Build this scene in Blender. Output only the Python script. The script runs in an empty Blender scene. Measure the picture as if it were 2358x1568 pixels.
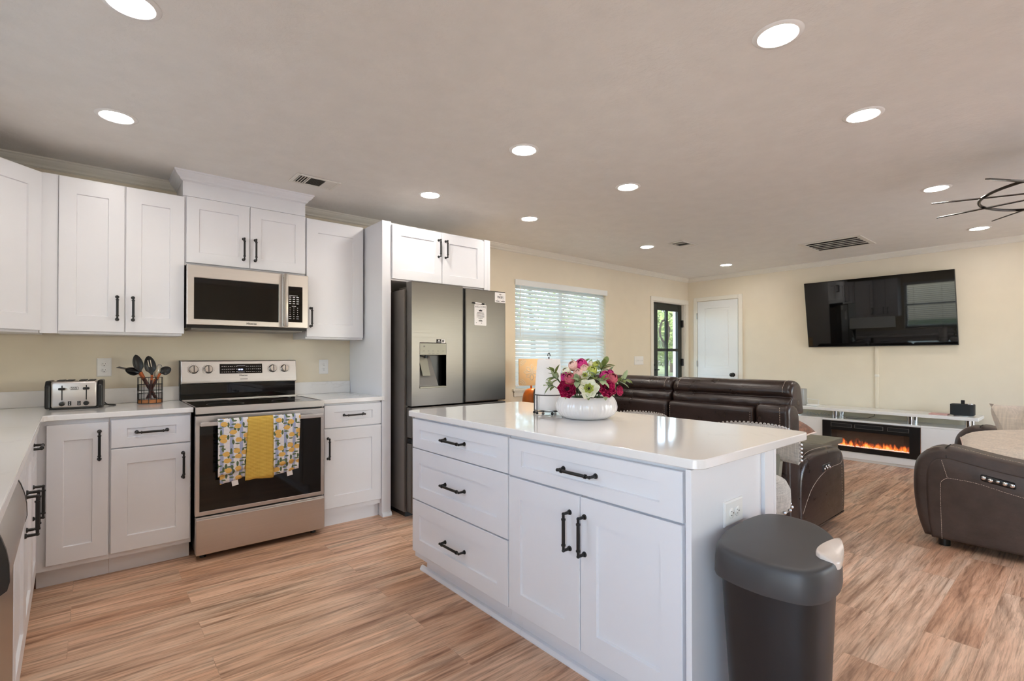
import bpy, bmesh, math, random
from mathutils import Vector, Matrix
random.seed(7)
PI = math.pi
S = bpy.context.scene
COL = S.collection

# ------------------------------------------------------------------ camera, world, sun, exposure
IMG_W = 2358.0
cam_d = bpy.data.cameras.new('camera')
cam_d.sensor_fit = 'HORIZONTAL'
cam_d.sensor_width = 36.0
cam_d.lens = 1139.32 / IMG_W * 36.0
cam_d.shift_y = 26.284 / IMG_W
cam_d.clip_start = 0.02
cam_d.clip_end = 200
cam = bpy.data.objects.new('camera', cam_d)
COL.objects.link(cam)
_yaw, _pit, _rol = math.radians(40.2109), math.radians(.4841), math.radians(-.051)
_F = Vector((math.sin(_yaw) * math.cos(_pit), math.cos(_yaw) * math.cos(_pit), math.sin(_pit)))
_R = Vector((math.cos(_yaw), -math.sin(_yaw), 0))
_U = _R.cross(_F)
_R, _U = _R * math.cos(_rol) + _U * math.sin(_rol), _U * math.cos(_rol) - _R * math.sin(_rol)
mw = Matrix((_R, _U, -_F)).transposed().to_4x4()
mw.translation = Vector((.8462, -4.1457, 1.2191))
cam.matrix_world = mw
S.camera = cam

world = bpy.data.worlds.new('sky')
S.world = world
world.use_nodes = True
_wn = world.node_tree
_sky = _wn.nodes.new('ShaderNodeTexSky')
_sky.sky_type = 'NISHITA'
_sky.sun_disc = False
_sky.sun_elevation = math.radians(50)
_sky.sun_rotation = math.radians(150)
_bg = _wn.nodes['Background']
_wn.links.new(_sky.outputs[0], _bg.inputs[0])
_bg.inputs[1].default_value = .75

sun_d = bpy.data.lights.new('sun', 'SUN')
sun_d.energy = 7.5
sun_d.angle = math.radians(1)
sun_d.color = (1, .95, .86)
sun = bpy.data.objects.new('sun', sun_d)
COL.objects.link(sun)
sun.rotation_euler = (math.radians(-36), math.radians(-14), 0)   # from behind the house, high

LAMP_STRENGTH = 46.0
S.view_settings.view_transform = 'Standard'
S.view_settings.look = 'None'
S.view_settings.exposure = 1.16
S.view_settings.gamma = 1.0
S.view_settings.use_curve_mapping = False
S.cycles.use_denoising = True
S.cycles.max_bounces = 9
S.cycles.diffuse_bounces = 5
S.cycles.use_adaptive_sampling = True
S.cycles.adaptive_threshold = .02
S.cycles.glossy_bounces = 4
S.cycles.transmission_bounces = 6
S.cycles.transparent_max_bounces = 12
S.cycles.sample_clamp_indirect = 6

# ------------------------------------------------------------------ materials
def lin(*c):
    return tuple((v / 255 / 12.92 if v / 255 <= .04045 else ((v / 255 + .055) / 1.055) ** 2.4) for v in c)

class N:
    def __init__(s, name):
        s.m = bpy.data.materials.new(name)
        s.m.use_nodes = True
        s.t = s.m.node_tree
        s.b = s.t.nodes['Principled BSDF']
        s.out = s.t.nodes['Material Output']
    def n(s, k, **kw):
        o = s.t.nodes.new('ShaderNode' + k)
        for a, v in kw.items():
            setattr(o, a, v)
        return o
    def l(s, a, b):
        s.t.links.new(a, b)
    def coord(s, scale=(1, 1, 1), rot=(0, 0, 0), which='Object'):
        c = s.n('TexCoord')
        m = s.n('Mapping')
        m.inputs['Scale'].default_value = scale
        m.inputs['Rotation'].default_value = rot
        s.l(c.outputs[which], m.inputs[0])
        return m.outputs[0]
    def noise(s, vec, scale=5, detail=3, rough=.5):
        o = s.n('TexNoise')
        o.inputs['Scale'].default_value = scale
        o.inputs['Detail'].default_value = detail
        o.inputs['Roughness'].default_value = rough
        s.l(vec, o.inputs['Vector'])
        return o.outputs['Fac']
    def ramp(s, fac, stops, interp='LINEAR'):
        r = s.n('ValToRGB')
        e = r.color_ramp.elements
        r.color_ramp.interpolation = interp
        while len(e) < len(stops):
            e.new(.5)
        for i, (p, c) in enumerate(stops):
            e[i].position = p
            e[i].color = (*c, 1) if len(c) == 3 else c
        s.l(fac, r.inputs[0])
        return r.outputs[0]
    def mix(s, fac, a, b, mode='MIX'):
        m = s.n('Mix', data_type='RGBA', blend_type=mode)
        for sock, v in ((m.inputs[0], fac), (m.inputs[6], a), (m.inputs[7], b)):
            if hasattr(v, 'is_output'):
                s.l(v, sock)
            elif isinstance(v, tuple):
                sock.default_value = (*v, 1) if len(v) == 3 else v
            else:
                sock.default_value = v
        return m.outputs[2]
    def math(s, op, a, b=None):
        m = s.n('Math', operation=op)
        for i, v in enumerate((a, b)):
            if v is None:
                continue
            if hasattr(v, 'is_output'):
                s.l(v, m.inputs[i])
            else:
                m.inputs[i].default_value = v
        return m.outputs[0]
    def bump(s, h, strength=.2, dist=.01):
        b = s.n('Bump')
        b.inputs['Strength'].default_value = strength
        b.inputs['Distance'].default_value = dist
        s.l(h, b.inputs['Height'])
        s.l(b.outputs[0], s.b.inputs['Normal'])
    def set(s, **kw):
        for k, v in kw.items():
            i = s.b.inputs[k.replace('_', ' ')]
            if hasattr(v, 'is_output'):
                s.l(v, i)
            else:
                i.default_value = (*v, 1) if isinstance(v, tuple) and len(v) == 3 else v

def mk(name, col, rough=.5, metal=0, var=.04, vs=6, bump=0, bs=60, bd=.003, **kw):
    """plain surface: base colour with a slight procedural mottling and an optional fine bump"""
    m = N(name)
    c = lin(*col)
    v = m.coord()
    f = m.noise(v, vs, 3)
    lo = tuple(max(0, x * (1 - var)) for x in c)
    hi = tuple(min(1, x * (1 + var)) for x in c)
    m.set(Base_Color=m.ramp(f, [(.3, lo), (.7, hi)]), Roughness=rough, Metallic=metal, **kw)
    if bump:
        m.bump(m.noise(v, bs, 3), bump, bd)
    return m.m

M = {}
M['wall'] = mk('wall_paint', (232, 221, 199), .55, var=.015, bump=.08, bs=220, bd=.002)
M['cream'] = mk('trim_paint', (236, 231, 218), .4, var=.01)
M['white'] = mk('cabinet_paint', (234, 234, 237), .33, var=.008, bump=.01, bs=300)
M['white_door'] = mk('door_paint', (236, 238, 236), .4, var=.01)
M['white_plastic'] = mk('white_plastic', (240, 238, 234), .3, var=.005)
M['slot'] = mk('dark_slot', (40, 38, 36), .6)
M['black'] = mk('black_iron', (16, 15, 15), .35, var=.1)
M['black_plastic'] = mk('black_plastic', (14, 14, 15), .32, var=.1)
M['steel_dark'] = None
M['chrome'] = mk('chrome', (215, 215, 215), .07, 1, var=.02)
M['knob_metal'] = mk('knob_metal', (222, 220, 216), .18, 1, var=.03)
M['black_glass'] = mk('black_glass', (5, 5, 6), .03, var=.05)
M['oven_glass'] = mk('oven_glass', (9, 9, 9), .05, var=.05)
M['tv_glass'] = mk('screen_glass', (4, 4, 5), .025, var=.05)
M['fridge_gasket'] = mk('gasket', (18, 17, 17), .6)
M['vent_white'] = mk('vent_white', (226, 221, 212), .4, var=.01)
M['vent_dark'] = mk('vent_shade', (58, 54, 50), .8)
M['vent_mid'] = mk('vent_mid', (120, 116, 108), .7)
M['vent_slot'] = mk('duct_dark', (22, 20, 19), .9)
M['bin'] = mk('charcoal_plastic', (33, 33, 35), .42, var=.04, bump=.05, bs=500, bd=.001)
M['bin_lid'] = mk('grey_plastic', (66, 65, 66), .45, var=.04, bump=.05, bs=500, bd=.001)
M['latch'] = mk('beige_plastic', (222, 208, 196), .25, var=.01)
M['ceramic'] = mk('white_ceramic', (238, 234, 232), .12, var=.01, Coat_Weight=.4)
M['paper'] = mk('tissue', (240, 234, 230), .9, var=.02, bump=.25, bs=180, bd=.002)
M['nickel'] = mk('nickel_nail', (205, 205, 205), .18, 1, var=.04)
M['hinge'] = mk('hinge_metal', (150, 145, 138), .35, .8)
M['stitch'] = mk('stitch_thread', (196, 178, 162), .8)
M['olive_wood'] = mk('olive_wood', (120, 116, 100), .45, var=.12, vs=9)
M['amber_wood'] = mk('amber_wood', (196, 106, 26), .35, var=.2, vs=14)
M['console'] = mk('console_white', (240, 239, 234), .2, var=.008)
M['fan_metal'] = mk('fan_metal', (58, 50, 44), .35, .7)
M['rose_book'] = mk('rose_cover', (205, 160, 152), .5)
M['silver_plastic'] = mk('silver_plastic', (178, 178, 176), .35, .4)
M['speaker_cloth'] = mk('speaker_cloth', (36, 40, 42), .85, bump=.3, bs=400)
M['grey_plastic'] = mk('grey_dispenser', (120, 116, 110), .35, .3)
M['petal_magenta'] = mk('petal_magenta', (176, 18, 78), .55, var=.35, vs=30)
M['petal_hot'] = mk('petal_hot_pink', (206, 44, 128), .55, var=.25, vs=30)
M['petal_blush'] = mk('petal_blush', (240, 198, 186), .6, var=.12, vs=30)
M['petal_white'] = mk('petal_white', (238, 234, 214), .6, var=.06, vs=30)
M['petal_green'] = mk('petal_lime', (190, 196, 96), .6, var=.15, vs=30)
M['petal_rose'] = mk('petal_dusty_rose', (186, 82, 98), .6, var=.25, vs=30)
M['leaf'] = mk('leaf_sage', (158, 172, 132), .65, var=.25, vs=25)
M['leaf_dark'] = mk('leaf_olive', (116, 130, 66), .6, var=.25, vs=25)
M['pollen'] = mk('dark_pollen', (32, 26, 24), .8)
M['stem'] = mk('stem_green', (66, 86, 46), .6)
M['moss'] = mk('foam_moss', (40, 46, 30), .95, bump=.8, bs=90)
M['handle_wood'] = mk('acacia_wood', (176, 88, 38), .4, var=.3, vs=18)
M['rosewood'] = mk('dark_wood', (70, 28, 20), .4, var=.3, vs=18)
M['bamboo'] = mk('base_wood', (178, 112, 60), .5, var=.2, vs=20)
M['sign_white'] = mk('sign_white', (244, 240, 238), .4, var=.005)
M['ink'] = mk('ink_black', (30, 28, 28), .7)
M['burner'] = mk('burner_print', (52, 51, 50), .3)
M['ink_grey'] = mk('ink_grey', (120, 116, 112), .7)
M['print_white'] = mk('print_white', (225, 225, 225), .6)
M['door_dark'] = mk('door_dark', (36, 40, 34), .45, var=.05)
M['wreath'] = mk('wreath_twig', (94, 74, 62), .9, var=.3, vs=40, bump=.6, bs=80)
M['road'] = mk('road', (132, 138, 150), .9, var=.06, vs=1.5)
M['bounce_ground'] = mk('pale_bounce_ground', (206, 202, 194), .9, var=.05, vs=2)  # pale unseen ground added to bounce sunlight up to the ceiling
M['dispenser'] = mk('dispenser_silver', (150, 147, 132), .42, .3, var=.03)
M['bark'] = mk('bark', (92, 74, 58), .9, var=.2, vs=8, bump=.6, bs=20)
M['shingle'] = mk('neighbour_wall', (120, 112, 100), .8, var=.05)
M['shingle_roof'] = mk('neighbour_roof', (70, 60, 54), .9, var=.15)
M['glow_blue'] = None

def stainless(name, col, rough, axis):
    m = N(name)
    sc = [6, 6, 6]
    for i, k in enumerate('xyz'):
        sc[i] = 3 if k == axis else 620
    v = m.coord(tuple(sc))
    f = m.noise(v, 1, 2)
    c = lin(*col)
    m.set(Base_Color=m.ramp(f, [(.25, tuple(x * .95 for x in c)), (.75, tuple(min(1, x * 1.04) for x in c))]),
          Metallic=1, Roughness=m.ramp(f, [(.2, (rough * .85,) * 3), (.8, (rough * 1.15,) * 3)]), Anisotropic=.6)
    m.bump(f, .03, .001)
    return m.m
M['steel'] = stainless('brushed_steel', (204, 198, 194), .36, 'x')
M['steel_v'] = stainless('brushed_steel_upright', (176, 170, 162), .32, 'x')
M['fridge_steel'] = stainless('fridge_steel', (114, 111, 107), .33, 'x')
M['steel_y'] = stainless('brushed_steel_side', (196, 188, 180), .32, 'y')
M['fridge_side'] = mk('fridge_side_paint', (120, 113, 107), .45, .6, var=.03, bump=.06, bs=400)

def ceiling_mat():
    m = N('ceiling_texture_paint')
    v = m.coord()
    f = m.noise(v, 7, 5, .6)
    w = m.noise(v, 26, 4, .65)
    m.set(Base_Color=m.ramp(f, [(.3, lin(230, 226, 220)), (.7, lin(236, 232, 226))]), Roughness=.7)
    m.bump(m.math('ADD', m.math('MULTIPLY', f, .5), w), .22, .012)
    return m.m
M['ceiling'] = ceiling_mat()

def floor_mat():
    m = N('vinyl_plank')
    v = m.coord()
    br = m.n('TexBrick')
    br.offset = .37
    br.inputs['Scale'].default_value = 1
    br.inputs['Brick Width'].default_value = 1.22
    br.inputs['Row Height'].default_value = .182
    br.inputs['Mortar Size'].default_value = .0012
    br.inputs['Mortar Smooth'].default_value = .3
    br.inputs['Bias'].default_value = 0
    br.inputs['Color1'].default_value = (0, 0, 0, 1)
    br.inputs['Color2'].default_value = (1, 1, 1, 1)
    br.inputs['Mortar'].default_value = (.5, .5, .5, 1)
    m.l(v, br.inputs['Vector'])
    rnd = br.outputs['Color']
    # per plank shift of the grain
    sep = m.n('SeparateXYZ'); m.l(v, sep.inputs[0])
    sh = m.math('MULTIPLY', rnd, 37.0)
    cx = m.n('CombineXYZ')
    m.l(m.math('ADD', sep.outputs[0], sh), cx.inputs[0])
    m.l(m.math('ADD', sep.outputs[1], m.math('MULTIPLY', sh, .13)), cx.inputs[1])
    def g(sx, sy, detail, rough=.6, dist=0):
        mp = m.n('Mapping')
        mp.inputs['Scale'].default_value = (sx, sy, 1)
        m.l(cx.outputs[0], mp.inputs[0])
        o = m.n('TexNoise')
        o.inputs['Scale'].default_value = 1
        o.inputs['Detail'].default_value = detail
        o.inputs['Roughness'].default_value = rough
        o.inputs['Distortion'].default_value = dist
        m.l(mp.outputs[0], o.inputs['Vector'])
        return o.outputs['Fac']
    blot = g(.9, 5.5, 5, .62, .9)
    streak = g(1.3, 17, 4, .6, 1.2)
    grain = g(3.2, 60, 5, .72, .4)
    fine = g(14, 260, 4, .7)
    base = m.ramp(blot, [(.26, lin(176, 130, 104)), (.42, lin(222, 176, 144)), (.56, lin(240, 202, 172)), (.75, lin(228, 208, 186))])
    base = m.mix(m.math('MULTIPLY', rnd, .42), base, lin(196, 176, 156))
    base = m.mix(1.0, base, m.ramp(rnd, [(0, (.80, .76, .73)), (.5, (1.0, .98, .97)), (1, (1.0, 1.0, 1.0))]), 'MULTIPLY')
    base = m.mix(.8, base, m.ramp(streak, [(.31, (.36, .27, .22)), (.47, (.96, .92, .88)), (.62, (1.22, 1.20, 1.18))]), 'MULTIPLY')
    dk = m.ramp(grain, [(.34, (.52, .45, .40)), (.52, (1, 1, 1))])
    base = m.mix(.85, base, dk, 'MULTIPLY')
    fk = m.ramp(fine, [(.3, (.8, .78, .76)), (.6, (1.06, 1.06, 1.06))])
    base = m.mix(.7, base, fk, 'MULTIPLY')
    base = m.mix(m.math('MULTIPLY', br.outputs['Fac'], .28), base, lin(110, 84, 68))
    m.set(Base_Color=base, Roughness=m.ramp(grain, [(.3, (.46,) * 3), (.7, (.34,) * 3)]))
    m.bump(m.math('SUBTRACT', grain, m.math('MULTIPLY', br.outputs['Fac'], .8)), .12, .003)
    return m.m
M['floor'] = floor_mat()

def quartz_mat():
    m = N('white_quartz')
    v = m.coord()
    n1 = m.n('TexNoise'); n1.inputs['Scale'].default_value = 2.3; n1.inputs['Detail'].default_value = 6
    n1.inputs['Distortion'].default_value = 1.6
    m.l(v, n1.inputs['Vector'])
    d = m.math('ABSOLUTE', m.math('SUBTRACT', n1.outputs['Fac'], .5))
    vein = m.ramp(d, [(0, (1, 1, 1)), (.012, (.25, .25, .25)), (.035, (0, 0, 0))])
    msk = m.ramp(m.noise(v, 3.1, 2), [(.5, (0, 0, 0)), (.72, (1, 1, 1))])
    f = m.math('MULTIPLY', m.math('MULTIPLY', vein, msk), .2)
    base = m.mix(f, lin(240, 237, 234), lin(176, 168, 160))
    m.set(Base_Color=base, Roughness=.09, Coat_Weight=.3, Coat_Roughness=.03)
    return m.m
M['quartz'] = quartz_mat()

def leather_mat(name, col, rough=.36):
    m = N(name)
    v = m.coord()
    c = lin(*col)
    f = m.noise(v, 9, 5, .6)
    vo = m.n('TexVoronoi'); vo.inputs['Scale'].default_value = 260
    m.l(v, vo.inputs['Vector'])
    w = m.noise(m.coord((1, 3, 6)), 5, 4, .55)
    m.set(Base_Color=m.ramp(f, [(.3, tuple(x * .75 for x in c)), (.7, tuple(x * 1.25 for x in c))]),
          Roughness=m.ramp(f, [(.3, (rough * .85,) * 3), (.7, (rough * 1.2,) * 3)]))
    m.bump(m.math('ADD', m.math('MULTIPLY', vo.outputs['Distance'], .12), w), .2, .01)
    return m.m
M['leather'] = leather_mat('brown_leather', (44, 31, 27), .30)
M['leather2'] = leather_mat('brown_leather_matt', (70, 57, 51), .45)

def fabric_mat(name, col, scale=420, var=.16, rough=.9):
    m = N(name)
    c = lin(*col)
    a = m.noise(m.coord((1, 1, .06)), scale, 2)
    b = m.noise(m.coord((.06, .06, 1)), scale, 2)
    w = m.math('ADD', m.math('MULTIPLY', a, .6), m.math('MULTIPLY', b, .4))
    m.set(Base_Color=m.ramp(w, [(.36, tuple(x * (1 - var * 1.6) for x in c)), (.64, tuple(min(1, x * (1 + var)) for x in c))]), Roughness=rough)
    m.b.inputs['Sheen Weight'].default_value = .15
    m.bump(w, .3, .002)
    return m.m
M['grey_fabric'] = fabric_mat('grey_linen', (184, 178, 171), 330, .2)
M['beige_fabric'] = fabric_mat('beige_plush', (228, 212, 194), 90, .08)
M['fur_brown'] = fabric_mat('brown_plush', (130, 84, 58), 60, .35)
M['pillow_tan'] = fabric_mat('tan_plush', (196, 164, 118), 90, .1)
M['pillow_pink'] = fabric_mat('pale_pink_piping', (232, 206, 192), 120, .06)

def glass_mat(name, tint=(1, 1, 1), refl=.06):
    m = N(name)
    tr = m.n('BsdfTransparent'); tr.inputs[0].default_value = (*tint, 1)
    gl = m.n('BsdfGlossy'); gl.inputs['Roughness'].default_value = .01
    fr = m.n('LayerWeight'); fr.inputs[0].default_value = .25
    f = m.math('ADD', m.math('MULTIPLY', fr.outputs['Fresnel'], .5), refl * .5)
    mx = m.n('MixShader')
    m.l(f, mx.inputs[0]); m.l(tr.outputs[0], mx.inputs[1]); m.l(gl.outputs[0], mx.inputs[2])
    m.l(mx.outputs[0], m.out.inputs[0])
    return m.m
M['glass'] = glass_mat('window_glass')

def emit_mat(name, col, strength):
    m = N(name)
    m.set(Base_Color=(.8, .8, .8), Emission_Color=col, Emission_Strength=strength)
    return m.m
M['lamp_lens'] = emit_mat('lit_lens', (1.0, .94, .87), LAMP_STRENGTH)
M['display_blue'] = emit_mat('lit_display', (.35, .5, 1), 1.6)

def blind_mat():
    m = N('blind_slat')
    f = m.noise(m.coord(), 8, 2)
    m.set(Base_Color=m.ramp(f, [(.3, lin(232, 236, 236)), (.7, lin(238, 241, 240))]), Roughness=.45)
    tl = m.n('BsdfTranslucent'); tl.inputs[0].default_value = (.85, .9, .9, 1)
    mx = m.n('MixShader'); mx.inputs[0].default_value = .22
    m.l(m.b.outputs[0], mx.inputs[1]); m.l(tl.outputs[0], mx.inputs[2]); m.l(mx.outputs[0], m.out.inputs[0])
    return m.m
M['blind'] = blind_mat()

def shade_mat():
    m = N('lamp_shade')
    f = m.noise(m.coord(), 12, 2)
    m.set(Base_Color=m.ramp(f, [(.3, lin(230, 206, 164)), (.7, lin(236, 214, 174))]), Roughness=.7)
    tl = m.n('BsdfTranslucent'); tl.inputs[0].default_value = (1, .9, .72, 1)
    mx = m.n('MixShader'); mx.inputs[0].default_value = .36
    m.l(m.b.outputs[0], mx.inputs[1]); m.l(tl.outputs[0], mx.inputs[2]); m.l(mx.outputs[0], m.out.inputs[0])
    return m.m
M['shade'] = shade_mat()
M['cutout_glow_white'] = mk('cutout_glow_white', (252, 244, 226), .6)  # near-white in place of light glowing through the lampshade's cut-outs

def lemon_mat():
    m = N('lemon_towel_print')
    v = m.coord()
    sep = m.n('SeparateXYZ'); m.l(v, sep.inputs[0])
    st = m.math('FRACT', m.math('MULTIPLY', sep.outputs[0], 1 / .052))
    stripe = m.ramp(st, [(0, lin(236, 230, 226)), (.62, lin(170, 178, 206))], 'CONSTANT')
    def cells(scale, seed, thr, sc):
        mp = m.n('Mapping'); mp.inputs['Scale'].default_value = sc; mp.inputs['Location'].default_value = (seed, 0, seed * 1.7)
        m.l(v, mp.inputs[0])
        fl = m.n('CombineXYZ'); s2 = m.n('SeparateXYZ'); m.l(mp.outputs[0], s2.inputs[0])
        m.l(s2.outputs[0], fl.inputs[0]); m.l(s2.outputs[2], fl.inputs[1])
        nz = m.n('TexNoise'); nz.inputs['Scale'].default_value = 34; m.l(fl.outputs[0], nz.inputs['Vector'])
        ad = m.n('VectorMath', operation='MULTIPLY_ADD')
        m.l(nz.outputs['Color'], ad.inputs[0]); ad.inputs[1].default_value = (.012, .012, 0); m.l(fl.outputs[0], ad.inputs[2])
        vo = m.n('TexVoronoi', voronoi_dimensions='2D'); vo.inputs['Scale'].default_value = scale; vo.inputs['Randomness'].default_value = .75
        m.l(ad.outputs[0], vo.inputs['Vector'])
        return m.ramp(vo.outputs['Distance'], [(0, (1, 1, 1)), (thr, (0, 0, 0))], 'CONSTANT')
    base = m.mix(cells(17, .9, .21, (1.9, 1, .8)), stripe, lin(92, 108, 74))
    base = m.mix(cells(19, .33, .19, (.75, 1, 2.1)), base, lin(100, 116, 80))
    base = m.mix(cells(16.5, 0, .285, (.9, 1, 1.15)), base, lin(234, 186, 100))
    wv = m.noise(m.coord((3, 3, 150)), 1, 2)
    base = m.mix(.35, base, m.ramp(wv, [(.35, (.72, .72, .75)), (.6, (1, 1, 1))]), 'MULTIPLY')
    m.set(Base_Color=base, Roughness=.9)
    m.bump(wv, .5, .003)
    return m.m
M['lemon'] = lemon_mat()

def waffle_mat():
    m = N('yellow_waffle_weave')
    v = m.coord((1, 1, 1))
    w = m.n('TexWave', bands_direction='Z'); w.inputs['Scale'].default_value = 36; m.l(v, w.inputs['Vector'])
    w2 = m.n('TexWave', bands_direction='X'); w2.inputs['Scale'].default_value = 60; m.l(v, w2.inputs['Vector'])
    h = m.math('ADD', w.outputs['Fac'], m.math('MULTIPLY', w2.outputs['Fac'], .4))
    m.set(Base_Color=m.ramp(w.outputs['Fac'], [(.1, lin(200, 160, 60)), (.6, lin(222, 184, 86))]), Roughness=.9)
    m.bump(h, .4, .003)
    return m.m
M['waffle'] = waffle_mat()

def flame_mat():
    m = N('fireplace_flames')
    v = m.coord()
    sep = m.n('SeparateXYZ'); m.l(v, sep.inputs[0])
    z = sep.outputs[2]
    n1 = m.noise(m.coord((1, 14, 6)), 1.6, 4, .65)
    hgt = m.math('ADD', m.math('MULTIPLY', n1, .24), -.02)
    f = m.math('DIVIDE', m.math('SUBTRACT', m.math('ADD', hgt, .012), z), .08)
    col = m.ramp(f, [(0, (0, 0, 0)), (.35, (.25, .03, .004)), (.75, (1, .20, .02)), (1, (1, .42, .10))])
    m.set(Base_Color=lin(96, 82, 72), Roughness=.3, Emission_Color=col, Emission_Strength=.75)
    return m.m
M['flame'] = flame_mat()
M['crystal'] = emit_mat('lit_crystal', (1, .55, .4), .4)

def grass_mat():
    m = N('lawn')
    f = m.noise(m.coord(), 3, 6, .7)
    m.set(Base_Color=m.ramp(f, [(.3, lin(66, 84, 36)), (.7, lin(104, 112, 60))]), Roughness=.95)
    return m.m
M['grass'] = grass_mat()
def tree_leaf():
    m = N('tree_leaf')
    f = m.noise(m.coord(), 1.7, 4, .7)
    m.set(Base_Color=m.ramp(f, [(.3, lin(72, 104, 36)), (.7, lin(158, 176, 84))]), Roughness=.6)
    return m.m
M['tree_leaf'] = tree_leaf()

# ------------------------------------------------------------------ geometry helpers
def V(*a): return Vector(a)

class MB:
    """collects shapes in world coordinates (or in a frame M) and links them as one mesh object"""
    def __init__(s, M=None):
        s.v = []; s.f = []; s.M = M
    def add(s, vs, fs):
        b = len(s.v)
        for p in vs:
            p = Vector(p)
            s.v.append(s.M @ p if s.M is not None else p)
        for f in fs:
            s.f.append([b + i for i in f])
        return s
    def bm(s, bm):
        bm.verts.ensure_lookup_table(); bm.verts.index_update()
        s.add([v.co.copy() for v in bm.verts], [[v.index for v in f.verts] for f in bm.faces])
        bm.free()
        return s
    def box(s, x0, x1, y0, y1, z0, z1):
        return s.add([(x0, y0, z0), (x1, y0, z0), (x1, y1, z0), (x0, y1, z0), (x0, y0, z1), (x1, y0, z1), (x1, y1, z1), (x0, y1, z1)],
                     [(3, 2, 1, 0), (4, 5, 6, 7), (0, 1, 5, 4), (1, 2, 6, 5), (2, 3, 7, 6), (3, 0, 4, 7)])
    def ringf(s, a, b, c, d, ha, hb, hc, hd, y0, y1):
        """one-piece frame in the xz plane from y0 (front) to y1, with a rectangular hole"""
        vs = []
        for y in (y0, y1):
            vs += [(a, y, c), (b, y, c), (b, y, d), (a, y, d), (ha, y, hc), (hb, y, hc), (hb, y, hd), (ha, y, hd)]
        fs = []
        for i in range(4):
            j = (i + 1) % 4
            fs += [(i, j, 4 + j, 4 + i), (8 + i, 8 + j, 12 + j, 12 + i), (i, j, 8 + j, 8 + i), (4 + i, 4 + j, 12 + j, 12 + i)]
        return s.add(vs, fs)
    def rbox(s, x0, x1, y0, y1, z0, z1, r=.01, seg=3, fn=None, cuts=0):
        bm = bmesh.new()
        bmesh.ops.create_cube(bm, size=1)
        for v in bm.verts:
            v.co = V(x0 + (v.co.x + .5) * (x1 - x0), y0 + (v.co.y + .5) * (y1 - y0), z0 + (v.co.z + .5) * (z1 - z0))
        r = min(r, .49 * min(abs(x1 - x0), abs(y1 - y0), abs(z1 - z0)))
        bmesh.ops.bevel(bm, geom=bm.edges[:], offset=r, segments=seg, profile=.5, affect='EDGES')
        if cuts:
            bmesh.ops.subdivide_edges(bm, edges=[e for e in bm.edges if e.calc_length() > 2.5 * r / seg], cuts=cuts, use_grid_fill=True)
        if fn:
            for v in bm.verts:
                v.co = fn(v.co)
        return s.bm(bm)
    def cyl(s, p0, p1, r0, r1=None, n=14, cap=True):
        return s.tube([p0, p1], [r0, r0 if r1 is None else r1], n, cap=cap)
    def tube(s, pts, r, n=8, closed=False, cap=True):
        pts = [Vector(p) for p in pts]
        k = len(pts)
        rs = r if isinstance(r, (list, tuple)) else [r] * k
        prev = None; vs = []
        for i, p in enumerate(pts):
            if closed:
                t = pts[(i + 1) % k] - pts[i - 1]
            else:
                t = pts[min(i + 1, k - 1)] - pts[max(i - 1, 0)]
            if t.length < 1e-9: t = V(0, 0, 1)
            t.normalize()
            if prev is None:
                a = V(0, 0, 1) if abs(t.z) < .9 else V(1, 0, 0)
                u = t.cross(a).normalized()
            else:
                u = (prev - t * prev.dot(t))
                u = u.normalized() if u.length > 1e-6 else t.orthogonal().normalized()
            prev = u; w = t.cross(u)
            for j in range(n):
                a = 2 * PI * j / n
                vs.append(p + (u * math.cos(a) + w * math.sin(a)) * rs[i])
        fs = []
        for i in range(k if closed else k - 1):
            a, b = i * n, ((i + 1) % k) * n
            for j in range(n):
                fs.append((a + j, a + (j + 1) % n, b + (j + 1) % n, b + j))
        if cap and not closed:
            fs.append(tuple(range(n))[::-1]); fs.append(tuple((k - 1) * n + j for j in range(n)))
        return s.add(vs, fs)
    def lathe(s, prof, c=(0, 0, 0), n=28, sx=1, sy=1, fn=None):
        vs = []; fs = []; k = len(prof)
        for (r, z) in prof:
            for j in range(n):
                a = 2 * PI * j / n
                rr = r if fn is None else r * fn(a, z)
                vs.append((c[0] + rr * math.cos(a) * sx, c[1] + rr * math.sin(a) * sy, c[2] + z))
        for i in range(k - 1):
            for j in range(n):
                fs.append((i * n + j, i * n + (j + 1) % n, (i + 1) * n + (j + 1) % n, (i + 1) * n + j))
        if prof[0][0] > 1e-6: fs.append(tuple(range(n))[::-1])
        if prof[-1][0] > 1e-6: fs.append(tuple((k - 1) * n + j for j in range(n)))
        return s.add(vs, fs)
    def ball(s, c, r, n=12, sx=1, sy=1, sz=1):
        pr = [(max(r * math.sin(PI * i / (n // 2)), 1e-5), -r * math.cos(PI * i / (n // 2)) * sz) for i in range(n // 2 + 1)]
        return s.lathe(pr, c, n, sx, sy)
    def prism(s, poly, ax, a0, a1):
        """poly in the two other axes (in x,y,z order), extruded along ax"""
        def P(p, a):
            return (a, p[0], p[1]) if ax == 'x' else (p[0], a, p[1]) if ax == 'y' else (p[0], p[1], a)
        k = len(poly)
        return s.add([P(p, a0) for p in poly] + [P(p, a1) for p in poly],
                     [tuple(range(k))[::-1], tuple(range(k, 2 * k))] + [(i, (i + 1) % k, k + (i + 1) % k, k + i) for i in range(k)])
    def cushion(s, poly, ax, a0, a1, r=.04, seg=5, mid=0, fn=None, cen=False):
        """closed profile extruded along ax with softly rounded ends"""
        k = len(poly)
        pts = [Vector((p[0], p[1])) for p in poly]
        area = sum(pts[i].x * pts[(i + 1) % k].y - pts[(i + 1) % k].x * pts[i].y for i in range(k))
        nr = []
        for i in range(k):
            d = pts[(i + 1) % k] - pts[i - 1]
            nn = Vector((d.y, -d.x)); nn.normalize()
            nr.append(nn if area > 0 else -nn)
        cc = sum(pts, Vector((0, 0))) / k
        RRR = max(.02, sum((p - cc).length for p in pts) / k)
        secs = []
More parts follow.
